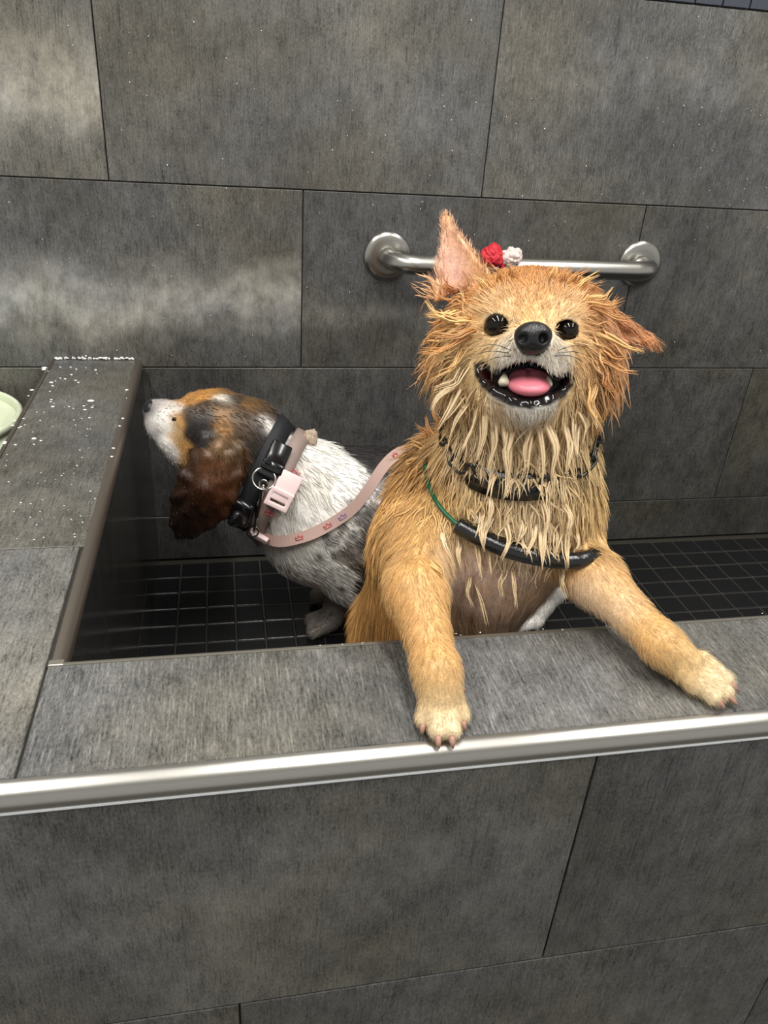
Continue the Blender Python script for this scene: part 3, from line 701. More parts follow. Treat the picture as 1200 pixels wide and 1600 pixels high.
pomV, pomF = pg.mesh()
OR, CRM = (206, 148, 82), (226, 196, 142)
PG = [  # px, py, dirx, diry(down), length mm, width mm, lift, colour, density
 (831, 497, 0, -1, 8, .7, .10, (214, 168, 104)), (830, 470, 0, -1, 14, .9, .15, (200, 138, 72)), (828, 450, 0, -1, 14, 1.0, .3, (190, 126, 62)), (828, 434, 0, -1, 13, 1.0, .6, (184, 120, 58)),
 (780, 447, -.4, -.9, 15, 1.0, .45, (190, 128, 64)), (880, 452, .4, -.9, 16, 1.0, .45, (190, 128, 64)), (745, 465, -.8, -.5, 28, 1.2, .4, (192, 132, 70)), (915, 460, .8, -.5, 26, 1.2, .5, (196, 136, 74)),
 (775, 482, -.5, -.8, 10, .7, .2, (232, 208, 168)), (885, 490, .5, -.8, 10, .7, .2, (232, 208, 168)), (805, 485, -.15, -1, 10, .7, .1, (226, 184, 120)), (857, 490, .15, -1, 10, .7, .1, (226, 184, 120)),
 (735, 500, -1, -.15, 28, 1.2, .3, (208, 156, 92)), (715, 480, -1, -.2, 36, 1.4, .4, (194, 134, 72)), (700, 515, -1, .05, 40, 1.5, .35, (212, 160, 96)), (690, 545, -1, .3, 44, 1.6, .3, (202, 148, 88)),
 (735, 540, -1, .2, 24, 1.1, .2, (236, 198, 138)), (765, 540, -.8, .3, 12, .8, .15, (240, 208, 154)), (925, 500, 1, .05, 28, 1.2, .35, (196, 136, 74)), (935, 535, .9, .5, 36, 1.4, .3, (214, 160, 98)),
 (948, 560, .5, .9, 40, 1.6, .25, (190, 126, 66)), (900, 545, .9, .3, 16, .9, .15, (238, 198, 138)), (915, 590, .35, 1, 36, 1.4, .25, (244, 212, 162)), (938, 600, .3, 1, 44, 1.6, .25, (206, 152, 92)),
 (800, 535, -.6, .5, 7, .6, .10, (228, 210, 180)), (866, 540, .6, .5, 7, .6, .10, (228, 210, 180)), (790, 556, -.6, .7, 5, .6, .15, (226, 218, 204)), (874, 562, .6, .7, 5, .6, .15, (226, 218, 204)),
 (832, 560, 0, 1, 2.5, .5, .1, (96, 90, 88)), (812, 558, -.3, 1, 3, .5, .1, (170, 165, 160)), (852, 562, .3, 1, 3, .5, .1, (180, 175, 170)),
 (740, 580, -.6, .9, 24, 1.1, .25, (240, 208, 158)), (715, 575, -.7, .8, 34, 1.4, .35, (242, 208, 156)), (730, 615, -.25, 1, 34, 1.5, .35, (242, 212, 162)), (705, 610, -.45, 1, 38, 1.6, .4, (240, 206, 152)),
 (826, 648, 0, 1, 8, .6, .2, (226, 222, 216)), (800, 642, -.1, 1, 9, .7, .2, (220, 212, 198)), (852, 640, .1, 1, 9, .7, .2, (220, 212, 198)), (775, 635, -.2, 1, 18, 1.0, .3, (242, 214, 170)), (880, 630, .2, 1, 20, 1.1, .3, (228, 200, 152)),
 (825, 675, 0, 1, 28, 1.6, .35, (240, 212, 168)), (780, 675, -.1, 1, 34, 1.9, .45, (242, 214, 170)), (740, 660, -.15, 1, 40, 2.0, .5, (242, 212, 166)), (870, 670, .1, 1, 36, 1.9, .45, (242, 212, 164)), (900, 650, .15, 1, 40, 1.8, .4, (226, 196, 144)),
 (700, 660, -.3, 1, 40, 1.8, .45, (222, 184, 126)), (810, 720, 0, 1, 36, 2.0, .45, (240, 212, 168)), (760, 710, -.05, 1, 36, 2.0, .45, (240, 210, 164)), (865, 715, .05, 1, 38, 2.0, .45, (240, 210, 162)), (895, 720, .1, 1, 34, 1.8, .4, (222, 192, 138)),
 (830, 790, 0, 1, 40, 2.1, .30, (244, 218, 176)), (780, 780, -.02, 1, 34, 1.9, .30, (240, 210, 162)), (880, 790, .05, 1, 38, 2.0, .30, (240, 208, 158)), (735, 770, -.1, 1, 30, 1.6, .3, (222, 188, 128)), (850, 830, 0, 1, 38, 2.0, .3, (244, 218, 176)),
 (905, 800, .1, 1, 26, 1.5, .25, (220, 184, 124)), (905, 850, .1, 1, 20, 1.2, .2, (218, 180, 120)), (740, 830, 0, 1, 24, 1.4, .25, (226, 198, 150), .7), (790, 845, 0, 1, 28, 1.6, .3, (240, 212, 168), .8),
 (690, 780, -.1, 1, 28, 1.5, .25, (216, 172, 108)), (665, 725, -.3, 1, 30, 1.5, .4, (204, 154, 90)), (650, 700, -.5, .8, 30, 1.5, .55, (198, 150, 90)), (640, 770, -.3, 1, 24, 1.3, .2, (206, 156, 90)),
 (615, 830, -.2, 1, 22, 1.2, .18, (208, 160, 96)), (650, 830, -.05, 1, 20, 1.2, .15, (216, 170, 108)), (595, 890, -.15, 1, 24, 1.2, .16, (200, 150, 86)), (580, 950, -.1, 1, 26, 1.2, .15, (194, 144, 80)), (605, 970, 0, 1, 24, 1.2, .12, (190, 140, 78)),
 (650, 880, .02, 1, 14, 1.0, .12, (216, 170, 108)), (640, 930, .1, 1, 12, .9, .1, (208, 160, 98)), (668, 930, .1, 1, 12, .9, .1, (220, 176, 116)), (665, 990, .15, 1, 9, .8, .1, (214, 168, 108)), (680, 1050, .1, 1, 7, .7, .1, (212, 168, 108)),
 (690, 1095, 0, 1, 7, .6, .1, (216, 182, 130)), (690, 1125, 0, 1, 7, .6, .12, (224, 202, 160)), (695, 1150, 0, 1, 5, .5, .1, (224, 206, 172)),
 (700, 880, .1, 1, 16, 1.0, .2, (206, 172, 130), .35), (750, 890, 0, 1, 18, 1.1, .3, (226, 196, 180), .16), (800, 890, 0, 1, 22, 1.2, .3, (226, 196, 180), .2), (740, 940, .05, 1, 18, 1.0, .2, (206, 176, 156), .25), (790, 950, 0, 1, 20, 1.1, .2, (206, 174, 150), .3), (820, 930, -.1, 1, 16, 1.0, .2, (190, 160, 130), .5), (720, 970, .1, 1, 18, 1.0, .15, (160, 128, 98), .5),
 (905, 880, .5, .8, 12, .9, .12, (222, 176, 116)), (950, 915, .6, .8, 10, .8, .1, (218, 172, 108)), (920, 925, .6, .8, 8, .7, .1, (228, 200, 168), .6), (960, 955, .7, .8, 8, .7, .1, (226, 196, 160), .7), (1000, 960, .65, .75, 8, .7, .1, (214, 170, 108)), (1030, 1005, .65, .75, 7, .7, .1, (212, 168, 108)),
 (1075, 1035, .7, .65, 7, .6, .1, (216, 180, 124)), (1110, 1065, .7, .7, 7, .6, .12, (224, 200, 156)), (1135, 1085, .6, .8, 5, .5, .1, (226, 206, 170)),
 (700, 420, 0, -1, 7, .6, .15, (236, 198, 194), .05), (712, 430, .05, -1, 7, .6, .15, (234, 194, 190), .05), (697, 380, -.05, -1, 8, .6, .2, (230, 188, 176), .12), (695, 355, 0, -1, 10, .8, .2, (206, 150, 92)), (738, 415, .2, -1, 14, .9, .25, (208, 154, 92)), (722, 385, .2, -1, 10, .8, .2, (206, 152, 90)),
 (684, 420, -.4, -1, 14, .9, .3, (212, 160, 100)), (686, 455, -1, -.1, 34, 1.3, .4, (208, 156, 96)), (720, 460, -.6, -.5, 22, 1.1, .4, (208, 158, 98)), (755, 440, .0, -1, 20, 1.1, .4, (202, 146, 84)),
 (940, 470, .9, .45, 22, 1.1, .25, (196, 136, 74)), (975, 500, .8, .6, 18, 1.0, .2, (190, 128, 66)), (1005, 525, .8, .6, 14, .9, .15, (186, 122, 64)), (955, 510, .7, .7, 10, .8, .2, (216, 168, 146), .3), (975, 520, .7, .7, 10, .8, .2, (208, 152, 120), .5), (950, 532, .6, .8, 26, 1.2, .3, (200, 146, 90)),
]
for i_, g_ in enumerate(PG):                            # limbs and flank: short wet coat lying flat
    if g_[1] > 860 or g_[0] < 640 or (g_[0] < 700 and g_[1] > 760): PG[i_] = (*g_[:4], g_[4] * (.45 if g_[1] > 1085 else 1.15), g_[5] * (.5 if g_[1] > 870 else .72), g_[6] * .25, *g_[7:])
    elif g_[1] < 480: PG[i_] = (*g_[:6], g_[6] * .75, *g_[7:])
GUI = Guides(pg, PG, .016)
gd, gv, gc = GUI(pomV, .012)
col = gc * (1 + 0.10 * vnoise(pomV, 260, 3)[:, None])
wet = np.zeros(len(pomV))
px_ = pix(pomV)
def polydist(uv, poly):
    poly = np.asarray(poly, float); dd = np.full(len(uv), 1e9); ins = np.zeros(len(uv), bool)
    for i in range(len(poly)):
        p, q = poly[i], poly[i - 1]; e = q - p; w_ = uv - p; t = np.clip((w_ @ e) / (e @ e), 0, 1); dd = np.minimum(dd, ((w_ - e * t[:, None]) ** 2).sum(1))
        cnd = ((p[1] > uv[:, 1]) != (q[1] > uv[:, 1])) & (uv[:, 0] < (q[0] - p[0]) * (uv[:, 1] - p[1]) / (q[1] - p[1] + 1e-12) + p[0]); ins ^= cnd
    return np.where(ins, -1, 1) * np.sqrt(dd)
md = polydist(px_[:, :2], MOUTH); face = px_[:, 2] < .70
mk = np.clip((5.0 - md) / 4.0, 0, 1) * face; col = col * (1 - mk[:, None]) + lin((26, 22, 22)) * mk[:, None]; wet = np.maximum(wet, mk)
m = face & (md < -6) & (px_[:, 2] > .655); col[m] = lin((38, 14, 16))
for ex, ey, ed in EYES:
    q = np.hypot((px_[:, 0] - ex) / 1.12, px_[:, 1] - ey); m = face & (q < 17.0) & (px_[:, 2] > .63); col[m] = lin((34, 26, 22)); wet[m] = .5
qn = np.hypot(px_[:, 0] - 833, (px_[:, 1] - 530)); m = face & (qn < 27) & (px_[:, 2] < .66); col[m] = lin((40, 36, 36))
pom = link('dog', (me := mesh_np('dog', pomV, pomF)), M_COAT)
set_col(me, 'Col', np.clip(col, 0, 1)); set_f(me, 'wet', wet)
tag(pom, 'wet fluffy tan dog smiling, front paws up on the tub ledge', 'dog')
# facial features
def spin(name, c, rad, ax, mat, parent, nu=28, nv=18):
    V, F = blob_np(c, np.array(ax), rad, nu, nv); return link(name, mesh_py(name, V, F), mat, parent)
for ex, ey, ed in EYES: spin('eye', D(ex, ey, ed), (.0102, .0096, .0102), (CR, CU, CF), M_EYE, pom)
# nose leather with two nostrils
ng = Grid(D(833, 528, .63) - .035, D(833, 528, .63) + .035, .0007)
ng.put(p_ell(D(833, 524, .617), (.0150, .0108, .0125), (CR, CU, CF)), .004); ng.put(p_ell(D(832, 538, .619), (.0105, .0085, .010), (CR, CU, CF)), .008)
for nx in (817, 850):
    ng.put(p_ell(D(nx, 528, .6060), (.0042, .0040, .0075), (CR, CU, CF)), .002, 'sub')
ng.put(p_cone(D(833, 540, .608), D(833, 556, .611), .0007, .0007), .0015, 'sub')
V, F = ng.mesh(); link('nose', mesh_np('nose', V, F), M_NOSE, pom)
# tongue
tg = Grid(D(826, 598, .645) - .045, D(826, 598, .645) + .045, .001)
tg.put(p_ell(D(826, 601, .645), (.0176, .0080, .022), (CR, nrm(CU - .45 * CF), nrm(CF + .45 * CU))), .004); tg.put(p_ell(D(826, 590, .662), (.0155, .0075, .016), (CR, CU, CF)), .008)
tg.put(p_cone(D(826, 592, .622), D(826, 578, .65), .0012, .0012), .004, 'sub')
V, F = tg.mesh(); link('tongue', mesh_np('tongue', V, F), M_TONGUE, pom)
for tx, ty, dx, ln, r_ in ((787, 602, 1.5, 19, .0048), (857, 604, -1, 17, .0036), (800, 622, 0, 6, .0022), (812, 625, 0, 6, .0020), (824, 626, 0, 6, .0020), (836, 625, 0, 6, .0020), (848, 622, 0, 6, .0022)):
    P = np.array([D(tx + dx * t, ty - ln * t, .642 + .002 * t) for t in np.linspace(0, 1, 6)]); tube('tooth', P, r_ * np.array([.8, 1, .92, .72, .45, .12]), M_TOOTH, pom, 10)
# claws
for (tx, ty), (bx, by) in (((659, 1148), (661, 1132)), ((686, 1170), (684, 1150)), ((708, 1170), (706, 1150)), ((727, 1142), (723, 1128)), ((1096, 1090), (1090, 1078)), ((1133, 1108), (1120, 1092)), ((1153, 1103), (1139, 1087)), ((1154, 1080), (1142, 1067)), ((1045, 1062), (1052, 1046)), ((728, 1082), (718, 1072))):
    P = np.array([PZ(bx, by, ZL + .0105), PZ(.4 * bx + .6 * tx, .4 * by + .6 * ty, ZL + .0075), PZ(tx, ty, ZL + .002)]); tube('claw', catmull(P, 6), np.array([.0026, .0026, .0023, .0018, .0012, .0004]), M_CLAW, pom, 8)
# ------------------------------------------------------------------ the tan dog's collar and tether
hz = [pg.hit(x, y, .0085) for x, y in ((714, 821), (745, 838), (790, 858), (835, 870), (875, 876))]
hz.append(hz[-1] + (D(905, 875, .78) - D(875, 876, .78))); hz.append(hz[-1] + (D(927, 868, .79) - D(905, 875, .78)))
hz = np.array(hz); hose = catmull(hz, 40)
teth = tag(empty('tether_loop', hose[20]), 'green cable loop with black rubber sleeve across the tan dog\'s chest', 'tether')
def sub(P, o): return np.asarray(P) - np.array(o.location)
# hollow sleeve
V0, F0 = tube_np(sub(hose, teth), .0078, 20, caps=False); V1, F1 = tube_np(sub(hose, teth), .0052, 20, caps=False)
n_ = len(V0); F1 = [(a + n_, d_ + n_, c_ + n_, b_ + n_) for a, b_, c_, d_ in F1]; E_ = []
for k in range(20):
    k2 = (k + 1) % 20; E_.append((k, n_ + k, n_ + k2, k2)); a = 39 * 20; E_.append((a + k, a + k2, n_ + a + k2, n_ + a + k))
link('rubber_sleeve', mesh_py('rubber_sleeve', np.vstack([V0, V1]), F0 + F1 + E_), M_BLACKRUB, teth)
cp = [hose[2]] + [pg.hit(x, y, .004) for x, y in ((700, 806), (684, 787), (671, 762), (665, 735), (664, 716))]
tail_ = cp[-1]; cp += [tail_ + CF * .02, tail_ + CF * .06 + CR * .01, tail_ + CF * .13 + CR * .05, hose[-1] + CF * .13 - CR * .03, hose[-1] + CF * .06, hose[-1] + CF * .015, hose[-1] - CR * .004, hose[-3]]
tube('cable', sub(catmull(cp, 90), teth), .0021, M_GREEN, teth, 10)

# chain-and-strap collar
ncp = D(803, 672, .752); nax = nrm(CU * .70 - CF * .71 - CR * .05)
colr = tag(empty('dog_collar', ncp), 'black chain and strap collar half hidden in the tan dog\'s ruff', 'collar')
rg, rc_ = ring(pg, ncp, nax, 96, .0045)
rp = pix(rg); front = int(np.argmin(np.hypot(rp[:, 0] - 795, rp[:, 1] - 755) + 300 * (rp[:, 2] > rp[:, 2].mean())))

seg_ = [(front + i) % 96 for i in range(-7, 7)]
V, F, outer = band_np(pg, ncp, nax, .021, .0035, .0035, 96, seg_)
link('strap', mesh_py('strap', sub(V, colr), F), M_BLACKRUB, colr)
ctr = np.array(rg); axn = nax
i = 8; cnt = 0
while i < 88:
    a, b_ = ctr[(front + i) % 96], ctr[(front + min(i + 5, 87)) % 96]; mid = (a + b_) / 2; t = nrm(b_ - a); out = nrm(mid - rc_); side = np.cross(t, out)
    side = nrm(side * (1 if cnt % 2 == 0 else .5) + out * (.2 if cnt % 2 == 0 else .8)); hl = np.linalg.norm(b_ - a) * .62; hw = .0052
    P = []
    for s_ in np.linspace(0, 2 * np.pi, 28, endpoint=False):
        c_, n2 = math.cos(s_), math.sin(s_); P.append(mid + out * .002 + t * hl * np.sign(c_) * abs(c_) ** .6 + side * hw * np.sign(n2) * abs(n2) ** .6)
    tube('chain_link', sub(P, colr), .0015, M_BLACKPL, colr, 8, True); i += 5; cnt += 1
# strap's slide and ring
for k_ in (-7, 6):
    a = outer[1][(front + k_) % 96]; t = nrm(outer[1][(front + k_ + 1) % 96] - a); out = nrm(a - rc_)
    V, F = [], []
    P = [a + out * .001 + nax * .0135 * math.sin(s_) + t * .005 * math.cos(s_) for s_ in np.linspace(0, 2 * np.pi, 24, endpoint=False)]
    tube('ring', sub(P, colr), .0018, M_BLACKPL, colr, 8, True)

# ------------------------------------------------------------------ the tan dog's fur
coll = Grid(pg.lo, pg.lo + pg.h * (pg.n - 1), pg.h); coll.d = pg.d.copy()[:coll.n[0], :coll.n[1], :coll.n[2]]; coll.n = np.array(coll.d.shape)
for i in range(0, 39, 3): coll.put(p_cone(hose[i], hose[min(i + 3, 39)], .0085, .0085), .004)
for i in range(-9, 9): coll.put(p_cone(ctr[(front + i) % 96], ctr[(front + i + 1) % 96], .006, .006), .004)
dens = gv[:, 3] / np.maximum(gv[:, 0], .004) ** .75
dens[face & (md < 5)] = 0
for ex, ey, ed in EYES: dens[face & (np.hypot((px_[:, 0] - ex) / 1.15, px_[:, 1] - ey) < 16.5)] = 0
earA = np.array([(697, 344), (681, 468), (768, 442)]); ed_ = polydist(px_[:, :2], earA); dens[(ed_ < -9) & (px_[:, 2] < .735) & ((pg.grad(pomV) @ CF) < 0)] = 0
dens[face & (qn < 28) & (px_[:, 2] < .66)] = 0
dens[pomV[:, 2] < -0.16] *= .25
NH = 52000
R0 = sample_surface(pomV, pomF, NH, dens); N0 = pg.grad(R0); hd, hv, hc = GUI(R0)
r1 = RNG.uniform(.55, 1.25, NH); var = 1 + .22 * RNG.normal(size=(NH, 1)) + .10 * vnoise(R0, 160, 5)[:, None]
pk_ = (hc[:, 2] > hc[:, 1] * .80)[:, None] & (hc[:, :1] > hc[:, 1:2] * 1.15); hc = np.where(pk_, lin((222, 172, 112)), hc)
hcol = tame((hc * .96 + .04 * lin((250, 232, 198))) * 1.12 * np.clip(var, .4, 1.5)); hd = nrm(hd + .16 * RNG.normal(size=(NH, 3)))
Ls = [strands(R0, N0, hd, hv[:, 0] * r1, hv[:, 1] * RNG.uniform(.22, .52, NH), hv[:, 2] * RNG.uniform(.6, 1.3, NH), hcol, coll, S=6, grav=.35, wave=.34, clump=.85, cfrac=.13)]
# heavier wet clumps through the ruff
dl = np.where((gv[:, 0] > .026) & (pomV[:, 2] > .02), 1.0, 0.0) * (dens > 0); NL = 1300
R1_ = sample_surface(pomV, pomF, NL, dl); N1 = pg.grad(R1_); hd1, hv1, hc1 = GUI(R1_)
c1_ = tame((hc1 * .96 + .04 * lin((250, 232, 198))) * 1.15 * np.clip(1 + .2 * RNG.normal(size=(NL, 1)), .55, 1.4))
Ls.append(strands(R1_, N1, nrm(hd1 + .15 * RNG.normal(size=(NL, 3))), hv1[:, 0] * RNG.uniform(.8, 1.35, NL), RNG.uniform(.0010, .0019, NL), hv1[:, 2] * RNG.uniform(.7, 1.4, NL), c1_, coll, S=10, grav=.4, wave=.55))
# long dripping locks
def lock(p0, p1, w_, c, n=6, bow=3, back=0.0):
    w_ = w_ * (.55 if p0[1] < 580 else .72)
    a = pg.hit(*p0, .001) if isinstance(p0, tuple) else p0; da = pix(a)[2]; out = []; bw = RNG.normal() * .001 * bow
    for k in range(n):
        q0 = (p0[0] + RNG.normal() * (2.5 if p0[1] > 830 else 5), p0[1] + RNG.normal() * 3); aa = pg.hit(*q0, .0005)
        if abs(pix(aa)[2] - da) > .03: aa = a
        e = D(p1[0] + RNG.normal() * 1.6, p1[1] + RNG.normal() * 3.5, da - .004 + back); 
        mid = .5 * (aa + e) + CR * (bw + RNG.normal() * .0008) - CF * .004 - CU * (.005 if p0[1] < 580 and p1[1] > 440 else 0)
        C_ = catmull([aa, .5 * (aa + mid) - CF * .002, mid, .5 * (mid + e), e], 8)
        for j in range(1, 7):
            ds = float(coll.at(C_[j][None])[0])
            if ds < .001: C_[j] += coll.grad(C_[j][None])[0] * min(.001 - ds, .012)
        T = nrm(np.gradient(C_, axis=0)); B = nrm(np.cross(T, CF)); Nn = np.cross(B, T); t = np.linspace(0, 1, 8)
        wd = .001 * w_ * RNG.uniform(.35, .7) * np.clip(1 - t ** 1.8, .05, 1)[:, None]
        V = np.stack([C_ + B * wd, C_ - Nn * wd * .6, C_ - B * wd], 1).reshape(-1, 3); F = []
        for k3 in range(3):
            i_ = np.arange(7) * 3; F.append(np.stack([i_ + k3, i_ + (k3 + 1) % 3, i_ + 3 + (k3 + 1) % 3, i_ + 3 + k3], 1))
        cc = (lin(c) * .95 + .05 * lin((250, 232, 198))) * 1.12 * np.clip(1 + .13 * RNG.normal(), .7, 1.3); out.append((V, np.vstack(F), np.tile(tame(cc), (24, 1))))
    return out
CM, TN, BR, DK = (244, 216, 172), (214, 168, 106), (184, 128, 70), (160, 102, 50)
LK = [((735, 520), (668, 558), 4, BR), ((730, 530), (655, 548), 4, BR), ((715, 495), (666, 470), 3, TN), ((720, 485), (664, 492), 3.5, TN), ((712, 470), (672, 452), 2.5, BR), ((725, 545), (672, 590), 3.5, TN), ((725, 575), (676, 610), 3.5, CM), ((715, 600), (672, 640), 3.5, CM),
      ((740, 512), (666, 522), 4, BR), ((735, 500), (672, 486), 3.5, TN), ((705, 455), (668, 440), 2.5, BR), ((720, 610), (684, 668), 4, CM), ((730, 630), (700, 690), 4, CM), ((745, 640), (722, 705), 4.5, CM), ((755, 650), (745, 720), 4.5, CM), ((770, 660), (762, 735), 4.5, CM), ((785, 665), (790, 775), 6, CM), ((800, 670), (797, 750), 5, CM),
      ((830, 670), (823, 735), 4.5, CM), ((845, 670), (846, 775), 5, CM), ((860, 665), (862, 742), 5, CM), ((880, 660), (886, 735), 5, CM), ((895, 650), (903, 715), 4.5, CM), ((905, 640), (911, 690), 4, CM), ((915, 620), (934, 672), 4.5, CM), ((930, 600), (941, 668), 4, TN), ((935, 590), (966, 634), 4, DK), ((940, 575), (962, 612), 3.5, DK), ((940, 560), (998, 582), 3, BR), ((945, 545), (985, 560), 3, BR),
      ((935, 520), (1008, 548), 3, TN), ((930, 470), (968, 462), 2.5, BR), ((920, 455), (945, 440), 2.2, BR), ((880, 440), (893, 415), 2.2, BR), ((780, 440), (762, 415), 2.2, BR), ((925, 480), (990, 500), 3, BR),
      ((770, 800), (757, 860), 3.5, CM), ((790, 810), (783, 875), 3.5, CM), ((815, 815), (806, 850), 3, CM), ((835, 820), (820, 872), 3.5, CM), ((850, 820), (846, 886), 4, CM), ((870, 825), (866, 872), 3.5, CM), ((885, 830), (886, 888), 4, CM), ((898, 830), (896, 870), 3.5, CM), ((755, 800), (744, 842), 3, CM), ((735, 795), (728, 835), 3, CM), ((765, 770), (760, 830), 3.5, CM), ((850, 780), (852, 835), 3.5, CM), ((880, 780), (884, 838), 3.5, CM),
      ((690, 835), (712, 890), 4, CM), ((715, 840), (722, 888), 3, CM), ((745, 850), (754, 905), 3, CM), ((765, 855), (768, 900), 3, CM), ((672, 880), (690, 905), 2.5, TN), ((745, 915), (762, 975), 2.2, CM), ((735, 905), (740, 950), 2, CM), ((800, 890), (806, 950), 2.2, CM), ((790, 890), (785, 935), 2, CM), ((880, 885), (886, 936), 3, CM), ((862, 885), (850, 908), 2.5, CM),
      ((905, 450), (938, 428), 3, TN), ((895, 440), (925, 418), 2.5, BR), ((915, 465), (958, 448), 3, TN), ((920, 475), (975, 470), 2.5, BR), ((860, 435), (868, 412), 2.2, TN), ((800, 432), (795, 410), 2.2, BR), ((760, 450), (735, 430), 2.5, TN),
      ((660, 700), (640, 690), 3, TN), ((670, 690), (648, 665), 3, BR), ((680, 680), (664, 650), 3, BR), ((650, 720), (634, 725), 3, TN), ((690, 670), (676, 632), 3, BR)]
for p0, p1, w_, c in LK: Ls += lock(p0, p1, w_, c)
V, F, C = join(Ls); me = mesh_np('fur', V, F); set_col(me, 'Col', C); set_f(me, 'wet', np.zeros(len(V)))
fur = link('fur', me, M_FUR, pom); fur['kind'] = 'stuff'; fur['label'] = 'long wet cream and orange fur'
# whiskers
for a, b_ in (((800, 548), (742, 543)), ((798, 552), (728, 560)), ((802, 556), (738, 578)), ((868, 552), (930, 562)), ((866, 556), (920, 572)), ((870, 548), (926, 546))):
    p = pg.hit(*a); q = D(b_[0], b_[1], pix(p)[2] + .004); tube('whisker', catmull([p, .5 * (p + q) + CU * .003 - CF * .003, q], 8), np.linspace(.0004, .0001, 8), M_BLACKPL, pom, 4)
del coll
# ------------------------------------------------------------------ the tricolour hound behind
BY = -0.26
def B(px, py, dy=0.0): return PY(px, py, BY + dy)
bg = Grid((-0.024, -0.43, ZF + 0.0005), (0.82, -0.03, 0.10), .0025)
A = bg.put
A(p_cone(B(498, 786), B(600, 800), .094, .097), .05)
A(p_cone(B(600, 800), B(760, 805, .02), .097, .088), .05)
A(p_cone(B(760, 805, .02), B(828, 800, .03), .088, .072), .04)
A(p_cone(B(500, 835), B(580, 862), .084, .080), .05)                          # brisket
A(p_cone(B(580, 862), B(740, 850, .02), .080, .066), .05)
A(p_cone(B(395, 700, .005), B(430, 752), .056, .070), .04)                    # neck
A(p_cone(B(430, 752), B(490, 790), .070, .088), .04)
A(p_cone(B(385, 676, .01), B(345, 672, .005), .052, .052), .03)               # skull
A(p_cone(B(345, 672, .005), B(318, 662), .050, .040), .025)
A(p_cone(B(312, 664), B(255, 648, -.002), .036, .0200), .02)                  # muzzle
A(p_cone(B(255, 646, -.002), B(240, 641, -.002), .0185, .0150), .01)
A(p_cone(B(294, 692, .0), B(252, 668, -.002), .029, .0215), .018)             # jaw and flews
A(p_cone(B(262, 690, -.016), B(278, 706, -.016), .010, .011), .015)
A(p_cone(B(305, 628, .02), B(345, 622, .03), .012, .014), .015)               # brow, far side
A(p_cone(B(310, 700), B(385, 760), .036, .052), .03)                          # throat
# near ear flap, hanging and gently folded
EO = [(320, 686, -.050), (350, 682, -.052), (374, 702, -.058), (374, 742, -.070), (364, 778, -.076), (352, 804, -.076), (330, 821, -.070), (300, 836, -.064), (280, 836, -.060), (270, 818, -.060), (271, 776, -.062), (284, 742, -.060), (304, 712, -.054)]
ec = B(322, 762, -.074); EP = [B(*q) for q in EO]
for i in range(len(EP)): A(p_tri(ec, EP[i], EP[(i + 1) % len(EP)], .0040), .010)
for a_, b_ in (((340, 700), (318, 800)), ((356, 712), (345, 785)), ((322, 715), (292, 800))): A(p_cone(bg.hit(*a_), bg.hit(*b_), .0045, .003), .008)
A(p_tri(B(345, 660, .06), B(375, 680, .066), B(330, 760, .066), .004), .01)   # far ear
# legs
fp = PZ(514, 968, ZF + .020)
A(p_cone(B(548, 850, -.055), B(556, 905, -.05), .052, .036), .03)
A(p_cone(B(556, 905, -.05), (fp[0] + .02, fp[1] + .02, ZF + .075), .030, .020), .03); A(p_cone((fp[0] + .02, fp[1] + .02, ZF + .075), (fp[0] + .004, fp[1], ZF + .024), .019, .021), .015)
for k in (-1.5, -.5, .5, 1.5): A(p_cone((fp[0], fp[1] + k * .010, ZF + .022), (fp[0] - .030, fp[1] + k * .013 - .004, ZF + .012), .012, .0105), .006)
fq = (fp[0] + .02, -0.17)
A(p_cone(B(540, 860, .05), (fq[0] + .02, fq[1] + .01, ZF + .09), .040, .022), .03); A(p_cone((fq[0] + .02, fq[1] + .01, ZF + .09), (fq[0], fq[1], ZF + .022), .020, .021), .02); A(p_cone((fq[0], fq[1], ZF + .02), (fq[0] - .03, fq[1], ZF + .016), .020, .016), .01)
hp = PZ(824, 966, ZF + .020)
for hy, dx in ((hp[1], 0.0), (-0.15, .02)):
    A(p_cone((.660 + dx, .5 * (hy + BY), -.155), (.600 + dx, hy, -.245), .072, .042), .04)
    A(p_cone((.600 + dx, hy, -.245), (.690 + dx, hy + .01, -.320), .036, .021), .025)
    A(p_cone((.690 + dx, hy + .01, -.320), (hp[0] + dx + .015, hy, ZF + .026), .019, .019), .02)
    for k in (-1, 0, 1): A(p_cone((hp[0] + dx + .012, hy + k * .011, ZF + .020), (hp[0] + dx - .030, hy + k * .014, ZF + .013), .014, .0115), .006)
A(p_cone(B(830, 765, .05), (.755, -.17, -.02), .022, .012), .03)              # tail
bV, bF = bg.mesh()
W, W2, BK, TN2, BRN = (246, 243, 236), (214, 208, 202), (34, 31, 31), (172, 124, 66), (118, 84, 48)
